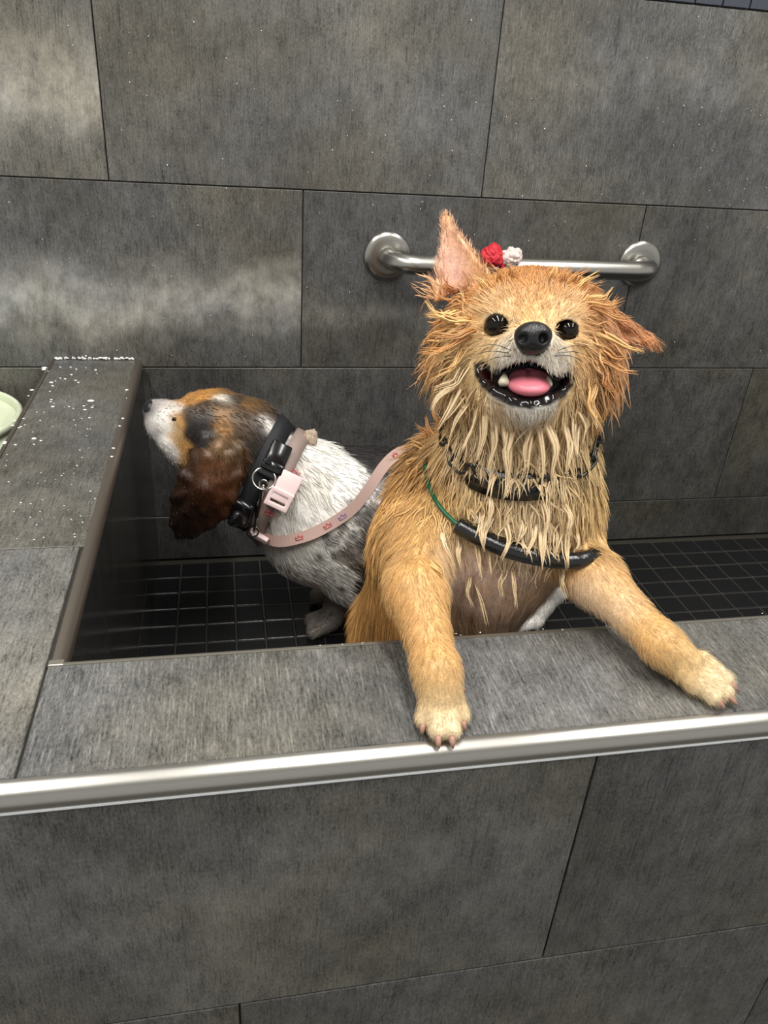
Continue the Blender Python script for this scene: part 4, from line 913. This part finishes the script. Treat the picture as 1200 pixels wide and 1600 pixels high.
BG = [(252, 629, 1, .1, 5, .6, .05, (168, 160, 156)), (270, 634, 1, .1, 6, .6, .05, (206, 196, 186)), (245, 655, .8, .5, 5, .6, .08, W), (242, 675, .6, .7, 6, .6, .1, (206, 200, 196)), (255, 690, .7, .7, 6, .6, .1, W), (262, 665, .9, .5, 6, .6, .06, W), (270, 708, .7, .7, 6, .6, .1, W2), (235, 640, .8, .3, 4, .5, .05, (90, 84, 82)),
 (285, 625, 1, -.1, 6, .6, .05, TN2), (300, 622, 1, -.1, 7, .6, .05, TN2), (276, 660, .8, .6, 6, .6, .05, (184, 138, 78)), (272, 680, .7, .7, 6, .6, .06, (196, 160, 112)), (288, 700, .7, .7, 7, .6, .06, (184, 138, 78)), (292, 718, .7, .7, 8, .6, .08, (190, 142, 78)),
 (305, 660, .9, .4, 8, .7, .04, BK), (300, 680, .8, .6, 8, .7, .04, BK), (310, 705, .7, .7, 8, .7, .04, (44, 38, 34)), (318, 672, .8, .6, 8, .7, .04, BK), (330, 680, .6, .8, 9, .7, .04, (40, 34, 30)), (297, 650, .9, .4, 7, .6, .04, (60, 46, 36)), (280, 755, -.2, 1, 9, .8, .03, (46, 28, 18)), (275, 790, 0, 1, 9, .8, .03, (34, 22, 16)), (302, 722, -.3, 1, 9, .8, .03, (64, 42, 28)), (366, 742, .1, 1, 10, .8, .03, (74, 46, 26)), (357, 785, .1, 1, 10, .8, .03, (62, 36, 20)), (320, 770, 0, 1, 10, .8, .03, (66, 38, 20)), (315, 740, 0, 1, 10, .8, .03, (86, 54, 30)), (330, 815, 0, 1, 8, .8, .03, (44, 26, 16)), (315, 690, .8, .6, 8, .7, .04, BK), (325, 650, 1, .2, 9, .7, .04, (48, 40, 34)), (318, 640, 1, .2, 8, .7, .04, (70, 54, 38)),
 (347, 621, 1, .1, 7, .7, .05, (222, 214, 200)), (325, 616, 1, .1, 7, .7, .05, (176, 126, 66)), (335, 612, 1, .1, 7, .7, .05, (170, 122, 64)), (350, 612, 1, .1, 7, .7, .05, (110, 80, 46)), (345, 632, 1, .2, 7, .7, .05, (70, 54, 38)), (362, 622, 1, .2, 9, .7, .08, (60, 46, 34)), (395, 635, 1, .4, 12, .8, .1, (104, 76, 44)), (345, 645, .95, .3, 10, .7, .04, (136, 98, 54)), (345, 668, .8, .6, 12, .8, .05, (138, 98, 52)), (375, 655, .9, .5, 13, .9, .06, (84, 62, 40)),
 (340, 695, .2, 1, 12, .8, .04, (134, 104, 74)), (362, 700, .3, 1, 12, .8, .05, (96, 74, 50)), (335, 730, 0, 1, 12, .8, .03, (92, 56, 30)), (300, 750, -.2, 1, 10, .8, .03, (50, 30, 20)), (345, 770, 0, 1, 12, .8, .03, (74, 40, 20)), (310, 800, 0, 1, 10, .8, .03, (40, 24, 16)), (345, 800, 0, 1, 9, .8, .03, (60, 32, 18)), (285, 825, 0, 1, 8, .8, .03, (28, 19, 14)),
 (400, 665, .8, .6, 16, 1.0, .1, (64, 50, 38)), (432, 674, .8, .6, 18, 1.1, .12, (240, 236, 230)), (446, 687, .8, .6, 18, 1.1, .12, (240, 236, 230)), (418, 661, .8, .6, 14, 1.0, .12, (226, 220, 212)), (440, 664, .8, .5, 16, 1.0, .2, (46, 40, 36)), (425, 652, .8, .5, 16, 1.0, .2, (60, 48, 38)), (408, 640, .8, .5, 16, 1.0, .15, (80, 60, 40)), (405, 680, .8, .6, 16, 1.0, .08, (44, 38, 34)), (425, 692, .8, .6, 16, 1.0, .08, (40, 36, 34)), (390, 655, .9, .5, 13, .9, .06, (74, 56, 38)), (380, 680, .8, .6, 14, .9, .06, (70, 54, 38)), (395, 700, .7, .7, 18, 1.1, .08, (42, 37, 33)), (420, 715, .7, .7, 18, 1.1, .08, BK), (385, 740, .4, .9, 18, 1.1, .08, BK), (400, 770, .3, 1, 16, 1.0, .08, (30, 28, 28)), (370, 780, .1, 1, 14, 1.0, .1, (150, 146, 142)), (385, 810, .2, 1, 16, 1.0, .1, (60, 56, 54)),
 (470, 740, .7, .7, 22, 1.2, .14, (206, 200, 192)), (500, 710, .9, .3, 22, 1.2, .16, W), (490, 760, .5, .9, 24, 1.3, .14, (226, 222, 212)), (455, 800, .2, 1, 24, 1.3, .14, W), (540, 730, .9, .4, 18, 1.1, .1, W), (540, 770, .8, .6, 18, 1.1, .1, W), (430, 850, 0, 1, 18, 1.1, .15, W), (425, 880, 0, 1, 18, 1.1, .2, W2), (470, 860, .5, .8, 16, 1.0, .08, W), (500, 820, .7, .7, 16, 1.0, .08, W), (540, 830, .8, .6, 14, .9, .06, (220, 216, 208)), (500, 890, .8, .5, 14, .9, .06, W), (540, 900, .8, .5, 14, .9, .06, W), (450, 905, .6, .6, 14, .9, .1, (206, 196, 190)), (540, 945, .8, .4, 10, .9, .06, W2),
 (580, 770, .8, .5, 14, 1.0, .06, (224, 220, 216)), (572, 882, .8, .6, 14, 1.0, .06, (58, 46, 36)), (588, 842, .8, .6, 14, 1.0, .06, (84, 74, 64)), (594, 815, .8, .6, 14, 1.0, .06, (120, 116, 112)), (575, 860, .8, .6, 14, 1.0, .06, (70, 58, 46)), (590, 860, .8, .6, 14, 1.0, .06, (54, 44, 36)), (575, 905, .7, .7, 14, 1.0, .08, (66, 54, 42)), (560, 870, .8, .6, 12, .9, .06, (150, 140, 130)), (610, 745, .9, .4, 14, 1.0, .06, (60, 57, 55)), (600, 760, .9, .4, 14, 1.0, .06, (110, 107, 104)), (595, 850, .8, .6, 14, 1.0, .06, (48, 40, 33)), (602, 730, .9, .4, 14, 1.0, .06, (44, 42, 42)), (580, 890, .8, .6, 14, 1.0, .06, (54, 43, 33)), (566, 885, .8, .6, 12, .9, .06, (96, 84, 72)), (628, 740, .9, .4, 14, 1.0, .06, (44, 42, 42)), (625, 790, .8, .5, 14, 1.0, .06, (60, 56, 54)), (570, 712, .9, .2, 14, 1.0, .08, (40, 38, 38)), (605, 716, .9, .2, 14, 1.0, .06, (46, 44, 43)), (600, 706, .9, .2, 14, 1.0, .08, BK), (632, 716, .9, .2, 12, 1.0, .06, BK),
 (510, 965, -.8, .5, 8, .8, .06, (150, 142, 134)), (545, 955, 0, 1, 8, .8, .06, (206, 200, 194)), (815, 960, 0, 1, 8, .8, .06, W), (820, 930, 0, 1, 8, .8, .06, W), (900, 740, .2, 1, 10, .9, .06, (110, 82, 44)), (898, 700, .5, .8, 10, .9, .06, (120, 90, 50)), (895, 770, 0, 1, 10, .9, .06, (176, 168, 160)), (760, 720, .9, .2, 14, 1.0, .06, BK)]  # first row: fore paw colour greyed, the shade on it painted in
BGUI = Guides(bg, BG, .008)
EARG = Guides(bg, [g_ for g_ in BG if 270 < g_[0] < 370 and 715 < g_[1] < 830 and sum(g_[7]) < 250] + [(342, 698, .1, 1, 10, .8, .04, (120, 92, 64)), (360, 705, .1, 1, 10, .8, .04, (88, 66, 44))], .010)
def earw(P):
    d_ = np.full(len(P), 1.0)
    for i in range(len(EP)): d_ = np.minimum(d_, p_tri(ec, EP[i], EP[(i + 1) % len(EP)], .004)[0](P[:, 0], P[:, 1], P[:, 2]))
    return np.clip((.014 - d_) / .005, 0, 1)[:, None] * (pix(P)[:, 1:2] > 700)
def BCOL(P, s_):
    a_, b_, c_ = BGUI(P, s_); w_ = earw(P); return a_, b_, c_ * (1 - w_) + EARG(P)[2] * w_
gd, gv, gc = BCOL(bV, .007)
def ticks(P):
    q = pix(P); t = vnoise(P, 150, 21); z_ = np.clip(1 - np.hypot((q[:, 0] - 565) / 60, (q[:, 1] - 810) / 75), 0, 1)
    return np.clip((t - .75 + .5 * z_) / .35, 0, 1) * np.clip(z_ * 3, 0, 1) * .8
SPOTS = ((524, 845), (538, 862), (511, 848), (551, 838), (532, 818), (575, 800), (600, 805), (585, 790), (556, 800), (532, 920), (568, 925), (548, 870), (520, 870), (497, 872), (508, 838), (560, 815), (575, 825), (566, 790), (590, 775), (548, 785), (545, 850), (562, 850))
SPP = np.array([bg.hit(*q) for q in SPOTS]); SPR = RNG.uniform(.006, .0095, len(SPOTS))
def spots(P):
    d_ = np.sqrt(((P[:, None] - SPP[None]) ** 2).sum(-1)) / SPR[None]; return np.clip(1.5 - d_.min(1), 0, 1) * .8
tk = np.maximum(ticks(bV), spots(bV))[:, None]
col = gc * (1 - tk) + lin((70, 64, 62)) * tk
hound = link('dog', (me := mesh_np('dog', bV, bF)), M_COAT)
set_col(me, 'Col', np.clip(col * (1 + .12 * vnoise(bV, 200, 9)[:, None]), 0, 1)); set_f(me, 'wet', np.zeros(len(bV)))
tag(hound, 'wet black, white and brown hound facing the side wall behind the tan dog', 'dog')
spin('nose', B(238, 640, -.003), (.0128, .0140, .0140), (CR, CU, CF), M_NOSE, hound, 20, 14)
spin('eye', bg.hit(273, 655) + CF * .004, (.0058, .0042, .0060), (CR, CU, CF), M_EYE, hound, 20, 14)
dn = gv[:, 3] / np.maximum(gv[:, 0], .004) ** .6
dn[bV[:, 0] > .80] *= .3; q = pix(bV); dn[(q[:, 0] < 243)] *= .3
NB = 26000
R0 = sample_surface(bV, bF, NB, dn); N0 = bg.grad(R0); hd, hv, hc = BCOL(R0, .008); tk = np.maximum(ticks(R0), spots(R0))[:, None]
hc = hc * (1 - tk) + lin((60, 55, 54)) * tk; var = 1 + .16 * RNG.normal(size=(NB, 1)) + .12 * vnoise(R0, 200, 6)[:, None]
hd = nrm(hd + .14 * RNG.normal(size=(NB, 3)))
V, F, C = strands(R0, N0, hd, hv[:, 0] * RNG.uniform(.6, 1.2, NB), hv[:, 1] * RNG.uniform(.4, .8, NB), hv[:, 2] * RNG.uniform(.5, 1.4, NB), tame(hc * np.clip(var, .5, 1.4) * 1.06, .88), bg, S=5, grav=.2, wave=.2, clump=.7, cfrac=.15)
me = mesh_np('fur', V, F); set_col(me, 'Col', C); set_f(me, 'wet', np.zeros(len(V)))
fur = link('fur', me, M_FUR, hound); fur['kind'] = 'stuff'; fur['label'] = 'short wet tricolour coat'
# ------------------------------------------------------------------ the hound's collars and leash
def obox(name, c, ax, half, mat, parent, bev=.0012, hole=None):
    """bevelled box on three unit axes; hole=(hx, hy) makes it a frame"""
    if hole is None:
        me = box_mesh(name, [-h_ for h_ in half], half, bev, 2)
    else:
        bm = bmesh.new(); ox, oy = half[0], half[1]; hx, hy = hole; z = half[2]; vs = []
        for zz in (-z, z): vs.append([[bm.verts.new((sx * X_, sy * Y_, zz)) for sx, sy in ((-1, -1), (1, -1), (1, 1), (-1, 1))] for X_, Y_ in ((ox, oy), (hx, hy))])
        for k in range(4):
            k2 = (k + 1) % 4
            bm.faces.new((vs[1][0][k], vs[1][0][k2], vs[1][1][k2], vs[1][1][k])); bm.faces.new((vs[0][0][k2], vs[0][0][k], vs[0][1][k], vs[0][1][k2]))
            bm.faces.new((vs[0][0][k], vs[0][0][k2], vs[1][0][k2], vs[1][0][k])); bm.faces.new((vs[0][1][k2], vs[0][1][k], vs[1][1][k], vs[1][1][k2]))
        bmesh.ops.bevel(bm, geom=bm.edges[:], offset=bev, segments=2, profile=.5, affect='EDGES')
        me = bpy.data.meshes.new(name); bm.to_mesh(me); bm.free()
    M = Matrix((tuple(ax[0]), tuple(ax[1]), tuple(ax[2]))).transposed().to_4x4(); M.translation = Vector(c)
    me.transform(M); me.polygons.foreach_set('use_smooth', np.ones(len(me.polygons), bool))
    return link(name, me, mat, parent)
def on(px, py, off, along, grid=None):
    """surface frame at a pixel: (point, [along, across, normal])"""
    g = grid or bg; p = g.hit(px, py, off); n = g.grad(p[None])[0]; t = nrm(CR * along[0] - CU * along[1]); t = nrm(t - n * (t @ n)); return p, [t, np.cross(n, t), n]
bax = nrm(CR * .90 - CU * .44 + CF * .10); BD = (-.44, .90)
# black collar
c0 = B(409, 745); bc = tag(empty('dog_collar', c0), 'black webbing collar with plastic buckle and steel ring on the hound', 'collar')
V, F, _ = band_np(bg, c0, bax, .026, .0022, .0022, 80); link('strap', mesh_py('strap', sub(V, bc), F), M_BLACKWEB, bc)
def oboxl(name, pf, half, mat, par, **k):
    p, ax = pf; return obox(name, sub(p, par), ax, half, mat, par, **k)
oboxl('buckle', on(434, 712, .010, BD), (.020, .0155, .0050), M_BLACKPL, bc, bev=.003)
oboxl('buckle_prong', on(426, 730, .011, BD), (.008, .0165, .0055), M_BLACKPL, bc, bev=.0025)
oboxl('slide', on(419, 735, .009, BD), (.010, .0160, .0045), M_BLACKWEB, bc, bev=.003)
p, ax = on(413, 748, .011, BD)
P = [p + ax[0] * .0155 * math.cos(s_) + ax[1] * .0165 * math.sin(s_) + ax[2] * (.003 + .003 * math.cos(s_)) for s_ in np.linspace(0, 2 * np.pi, 32, endpoint=False)]
tube('ring', sub(P, bc), .0017, M_CHROME, bc, 10, True)
p, ax = on(378, 800, .008, BD); oboxl('receiver_box', (p, ax), (.022, .017, .010), M_BLACKPL, bc, bev=.006)
oboxl('receiver_cap', on(372, 812, .018, BD), (.012, .014, .006), M_BLACKPL, bc, bev=.004)
# pale pink collar with crown print
c1 = B(434, 763); pc = tag(empty('dog_collar', c1), 'pale pink crown-print collar with pink buckle around the hound\'s neck', 'collar')
V, F, _ = band_np(bg, c1, bax, .024, .0040, .0022, 80); link('strap', mesh_py('strap', sub(V, pc), F), M_TAUPEWEB, pc)
oboxl('buckle', on(447, 762, .010, BD), (.023, .0165, .0040), M_PINKPL, pc, bev=.002)
p, ax = on(436, 780, .012, BD); obox('buckle_frame', sub(p, pc), ax, (.0145, .0180, .0040), M_PINKPL, pc, .0012, (.0070, .0115))
oboxl('slide', on(404, 838, .010, (.75, .45)), (.016, .006, .004), M_PINKPL, pc, bev=.0015)
# beige knot at the nape
def crumple(name, c, r, mat, seed, par, sq=(1, .8, 1)):
    bm = bmesh.new(); bmesh.ops.create_icosphere(bm, subdivisions=5, radius=1.0)
    V = np.array([v.co[:] for v in bm.verts]); k = 1 + .22 * np.abs(vnoise(V, 3.0, seed)) + .12 * np.abs(vnoise(V, 8.0, seed + 1)) - .2
    V = V * k[:, None] * r * np.array(sq)
    for v, q in zip(bm.verts, V): v.co = Vector(q + c)
    me = bpy.data.meshes.new(name); bm.to_mesh(me); bm.free(); me.polygons.foreach_set('use_smooth', np.ones(len(me.polygons), bool)); return link(name, me, mat, par)
crumple('knot', sub(B(485, 687, -.003), pc), .0135, plain('beige_cloth', L4(176, 158, 138), .7, bump=.5, bscale=800, vary=.15), 51, pc, (.85, .8, 1.15))
def crown(pf, s_, mat, par):
    p, ax = pf; q = [(-1, 0), (-1.1, 1), (-.5, .45), (0, 1.25), (.5, .45), (1.1, 1), (1, 0), (-1, 0)]
    P = [p + ax[0] * a_ * s_ + ax[1] * (b2 - .5) * s_ for a_, b2 in q]; Q = []
    for i in range(len(P) - 1): Q += [P[i] + (P[i + 1] - P[i]) * t for t in (0, .33, .66)]
    tube('crown_print', sub(Q + [P[-1]], par), .0006, mat, par, 5)
crown(on(421, 802, .0072, (.9, .42)), .0062, M_CROWN, pc); crown(on(463, 738, .0072, (.9, .42)), .0055, M_CROWN, pc)
# leash
LP = [(398, 833), (412, 840), (435, 846), (462, 842), (492, 832), (528, 812), (556, 790), (580, 758), (600, 728), (622, 708), (646, 699), (670, 700)]
lp = np.array([bg.hit(x, y, .006) for x, y in LP]); ln = bg.grad(lp); lp[0] = lp[1] + (D(398, 833, 1.1) - D(412, 840, 1.1))
lp = np.vstack([lp, lp[-1] + (.06, .0, .0), lp[-1] + (.14, -.02, -.02), lp[-1] + (.19, -.05, -.12), lp[-1] + (.20, -.07, -.22)]); ln = np.vstack([ln, [(0, -.3, 1), (0, -.5, .8), (0, -1, .2), (0, -1, 0)]])
P = catmull(lp, 90); Nn = nrm(catmull(ln, 90)); T = nrm(np.gradient(P, axis=0)); Bn = nrm(np.cross(T, Nn)); Nn = np.cross(Bn, T)
tw = .55 * np.sin(np.linspace(0, 1, 90) * 9.0)[:, None]; B2 = nrm(Bn * np.cos(tw) + Nn * np.sin(tw)); N2 = np.cross(B2, T)
lead = tag(empty('dog_leash', lp[4]), 'pale pink crown-print leash trailing from the hound towards the tan dog', 'leash')
hw = .0085
V = np.stack([P + B2 * hw + N2 * .0007, P - B2 * hw + N2 * .0007, P - B2 * hw - N2 * .0007, P + B2 * hw - N2 * .0007], 1).reshape(-1, 3); F = []
for i in range(89):
    for k in range(4): F.append((i * 4 + k, i * 4 + (k + 1) % 4, i * 4 + 4 + (k + 1) % 4, i * 4 + 4 + k))
F += [(3, 2, 1, 0), (356, 357, 358, 359)]
link('strap', mesh_py('strap', sub(V, lead), F, False), M_PINKWEB, lead)
for (x, y), m_ in (((509, 822), M_CROWN), ((466, 842), M_CROWN), ((532, 808), M_LILAC), ((618, 711), M_CROWN), ((415, 840), M_CROWN), ((636, 702), M_LILAC)):
    i = int(np.argmin(np.hypot(*(pix(P)[:, :2] - (x, y)).T))); nn = N2[i] if N2[i] @ CF < 0 else -N2[i]
    crown((P[i] + nn * .0012, [T[i], np.cross(nn, T[i]) * (1 if np.cross(nn, T[i]) @ CU > 0 else -1), nn]), .0055, m_, lead)
# trigger clip between ring and leash
q0 = bg.hit(412, 757, .016); q1 = bg.hit(397, 830, .012)
sw = [q0 + (q1 - q0) * t for t in (0, .18, .3, .62, .8, 1)]
tube('clip', sub(catmull(sw, 30), lead), np.interp(np.linspace(0, 1, 30), [0, .15, .22, .3, .65, .72, .8, 1], [.0022, .0022, .0040, .0036, .0042, .0030, .0022, .0020]), M_CHROME, lead, 12)
for cc_, r_ in ((q0, .0075), (q1, .0085)):
    ta = nrm(q1 - q0); tb = nrm(np.cross(ta, CF)); tube('clip_ring', sub([cc_ + ta * r_ * math.cos(s_) + tb * r_ * .8 * math.sin(s_) for s_ in np.linspace(0, 2 * np.pi, 24, endpoint=False)], lead), .0015, M_CHROME, lead, 8, True)

# ------------------------------------------------------------------ rag on the grab bar
rgc = PY(776, 400, -.078); rag = tag(empty('knotted_rag', rgc), 'crumpled red and white rag knotted on the grab bar', 'rag')
M_RED = plain('red_cloth', L4(196, 34, 48), .6, bump=.6, bscale=500, vary=.25); M_WHT = plain('white_cloth', L4(226, 206, 200), .75, bump=.8, bscale=600, vary=.12)
crumple('red_cloth', sub(PY(768, 401, -.080), rag), .0195, M_RED, 31, rag, (1, .9, 1.0)); crumple('white_cloth', sub(PY(798, 403, -.080), rag), .0180, M_WHT, 41, rag, (1, .9, .9))
wrap = [sub((PY(780, 410, -.066)[0], -.066 + .0185 * math.cos(s_), .199 + .0185 * math.sin(s_)), rag) for s_ in np.linspace(0, 2 * np.pi, 24, endpoint=False)]
tube('cloth_loop', wrap, .0045, M_RED, rag, 8, True)

# ------------------------------------------------------------------ pale green bin beside the side ledge
edge = PZ(29, 650, -.035); rb = .13; bc_ = np.array([edge[0] - rb, edge[1] + .01, ZG])
binn = tag(empty('plastic_bin', bc_), 'pale green plastic bin standing behind the side ledge', 'bin')
M_BIN = plain('pale_green_plastic', L4(222, 230, 200), .35, vary=.06, bscale=20)
def lathe(name, prof, mat, par, ns=48):
    V = [(r_ * math.cos(2 * math.pi * k / ns), r_ * math.sin(2 * math.pi * k / ns), z_) for r_, z_ in prof for k in range(ns)]; F = []
    for i in range(len(prof) - 1):
        for k in range(ns): F.append((i * ns + k, i * ns + (k + 1) % ns, (i + 1) * ns + (k + 1) % ns, (i + 1) * ns + k))
    F.append(tuple(range(ns - 1, -1, -1))); return link(name, mesh_py(name, V, F), mat, par)
hb = -.035 - ZG
lathe('body', [(.10, 0), (.102, .01), (rb - .004, hb - .012), (rb - .007, hb - .012), (.098, .014), (0.001, .014)], M_BIN, binn)
lathe('rim', [(rb - .006, hb - .014), (rb, hb - .012), (rb + .001, hb - .004), (rb - .003, hb), (rb - .008, hb - .003), (rb - .008, hb - .014)], M_BIN, binn)

# ------------------------------------------------------------------ soap foam and drops
foam = []; FD = [(435, 155, 2), (510, 155, 2), (550, 170, 2), (690, 175, 3), (515, 210, 2.4), (470, 240, 2.6), (435, 235, 2), (370, 265, 3), (565, 265, 2.4), (545, 250, 2), (380, 290, 2.4), (360, 330, 1.6), (370, 390, 2.6), (365, 405, 2), (655, 398, 4.5), (605, 435, 2.4), (612, 462, 2.6), (665, 445, 2.4), (645, 520, 2), (590, 525, 1.4), (380, 440, 2.6), (498, 440, 1.8), (245, 670, 3.6), (295, 685, 2), (290, 540, 1.8), (170, 525, 2), (150, 585, 2.2), (180, 572, 1.6), (135, 592, 1.8), (265, 480, 1.4), (318, 480, 1.4), (915, 320, 3), (910, 380, 2), (885, 525, 2.6), (860, 580, 2.4), (815, 740, 2.4), (805, 800, 2.6), (320, 160, 4.5), (316, 172, 4), (230, 320, 3), (205, 362, 2), (105, 540, 2.4), (90, 575, 2.4), (35, 695, 3), (30, 705, 2.6), (345, 185, 1.6), (400, 255, 1.8), (620, 160, 1.4), (700, 200, 1.2), (110, 715, 1.8), (245, 712, 1.6)]
for x, y, r_ in FD:
    p = PZ(x / 4.615, 540 + y / 4.615, ZL + .0006); foam.append(blob_np(p, I3, (r_ * .00085 * RNG.uniform(.9, 1.5), r_ * .00085, r_ * .0003), 8, 4))
for k in range(70):
    x = RNG.uniform(5, 150); y = RNG.uniform(570, 850); p = PZ(x, y, ZL + .0004)
    if p[0] < XO + .006 or p[0] > XL - .012: continue
    r_ = RNG.uniform(.4, 1.1) * .001; foam.append(blob_np(p, I3, (r_ * 1.3, r_, r_ * .4), 6, 4))
for k in range(60):
    x = RNG.uniform(XO + .004, XL - .012); foam.append(blob_np((x, -.0015 - abs(RNG.normal()) * .0015, ZL + .0015 + abs(RNG.normal()) * .0015), I3, (RNG.uniform(.0015, .0035), .0018, RNG.uniform(.001, .0022)), 8, 4))
V, F = merge(foam); M_FOAM = plain('soap_foam', L4(238, 238, 234), .35, vary=.05)
o = link('soap_foam', mesh_py('soap_foam', V, F), M_FOAM); tag(o, 'flecks of white soap foam spattered on the side ledge', 'soap foam', kind='stuff')
drops = []
for k in range(150):
    x, y = RNG.uniform(0, 1200), RNG.uniform(20, 560) ** 1.0; p = PY(x, y, -.0007)
    r_ = RNG.uniform(.35, .95) * .001; drops.append(blob_np(p, I3, (r_, .0006, r_ * RNG.uniform(1, 1.6)), 6, 4))
for k in range(30):
    x = RNG.uniform(XL + .2, 1.2); drops.append(blob_np((x, YI - RNG.uniform(.0, .006), ZL + .0012), I3, (RNG.uniform(.0005, .0016), .0006, .0004), 6, 4))
V, F = merge(drops); o = link('water_drops', mesh_py('water_drops', V, F), plain('water_drop', L4(225, 225, 222), .05, vary=.03)); tag(o, 'tiny water drops flecking the tiled wall and ledge edge', 'water drops', kind='stuff')
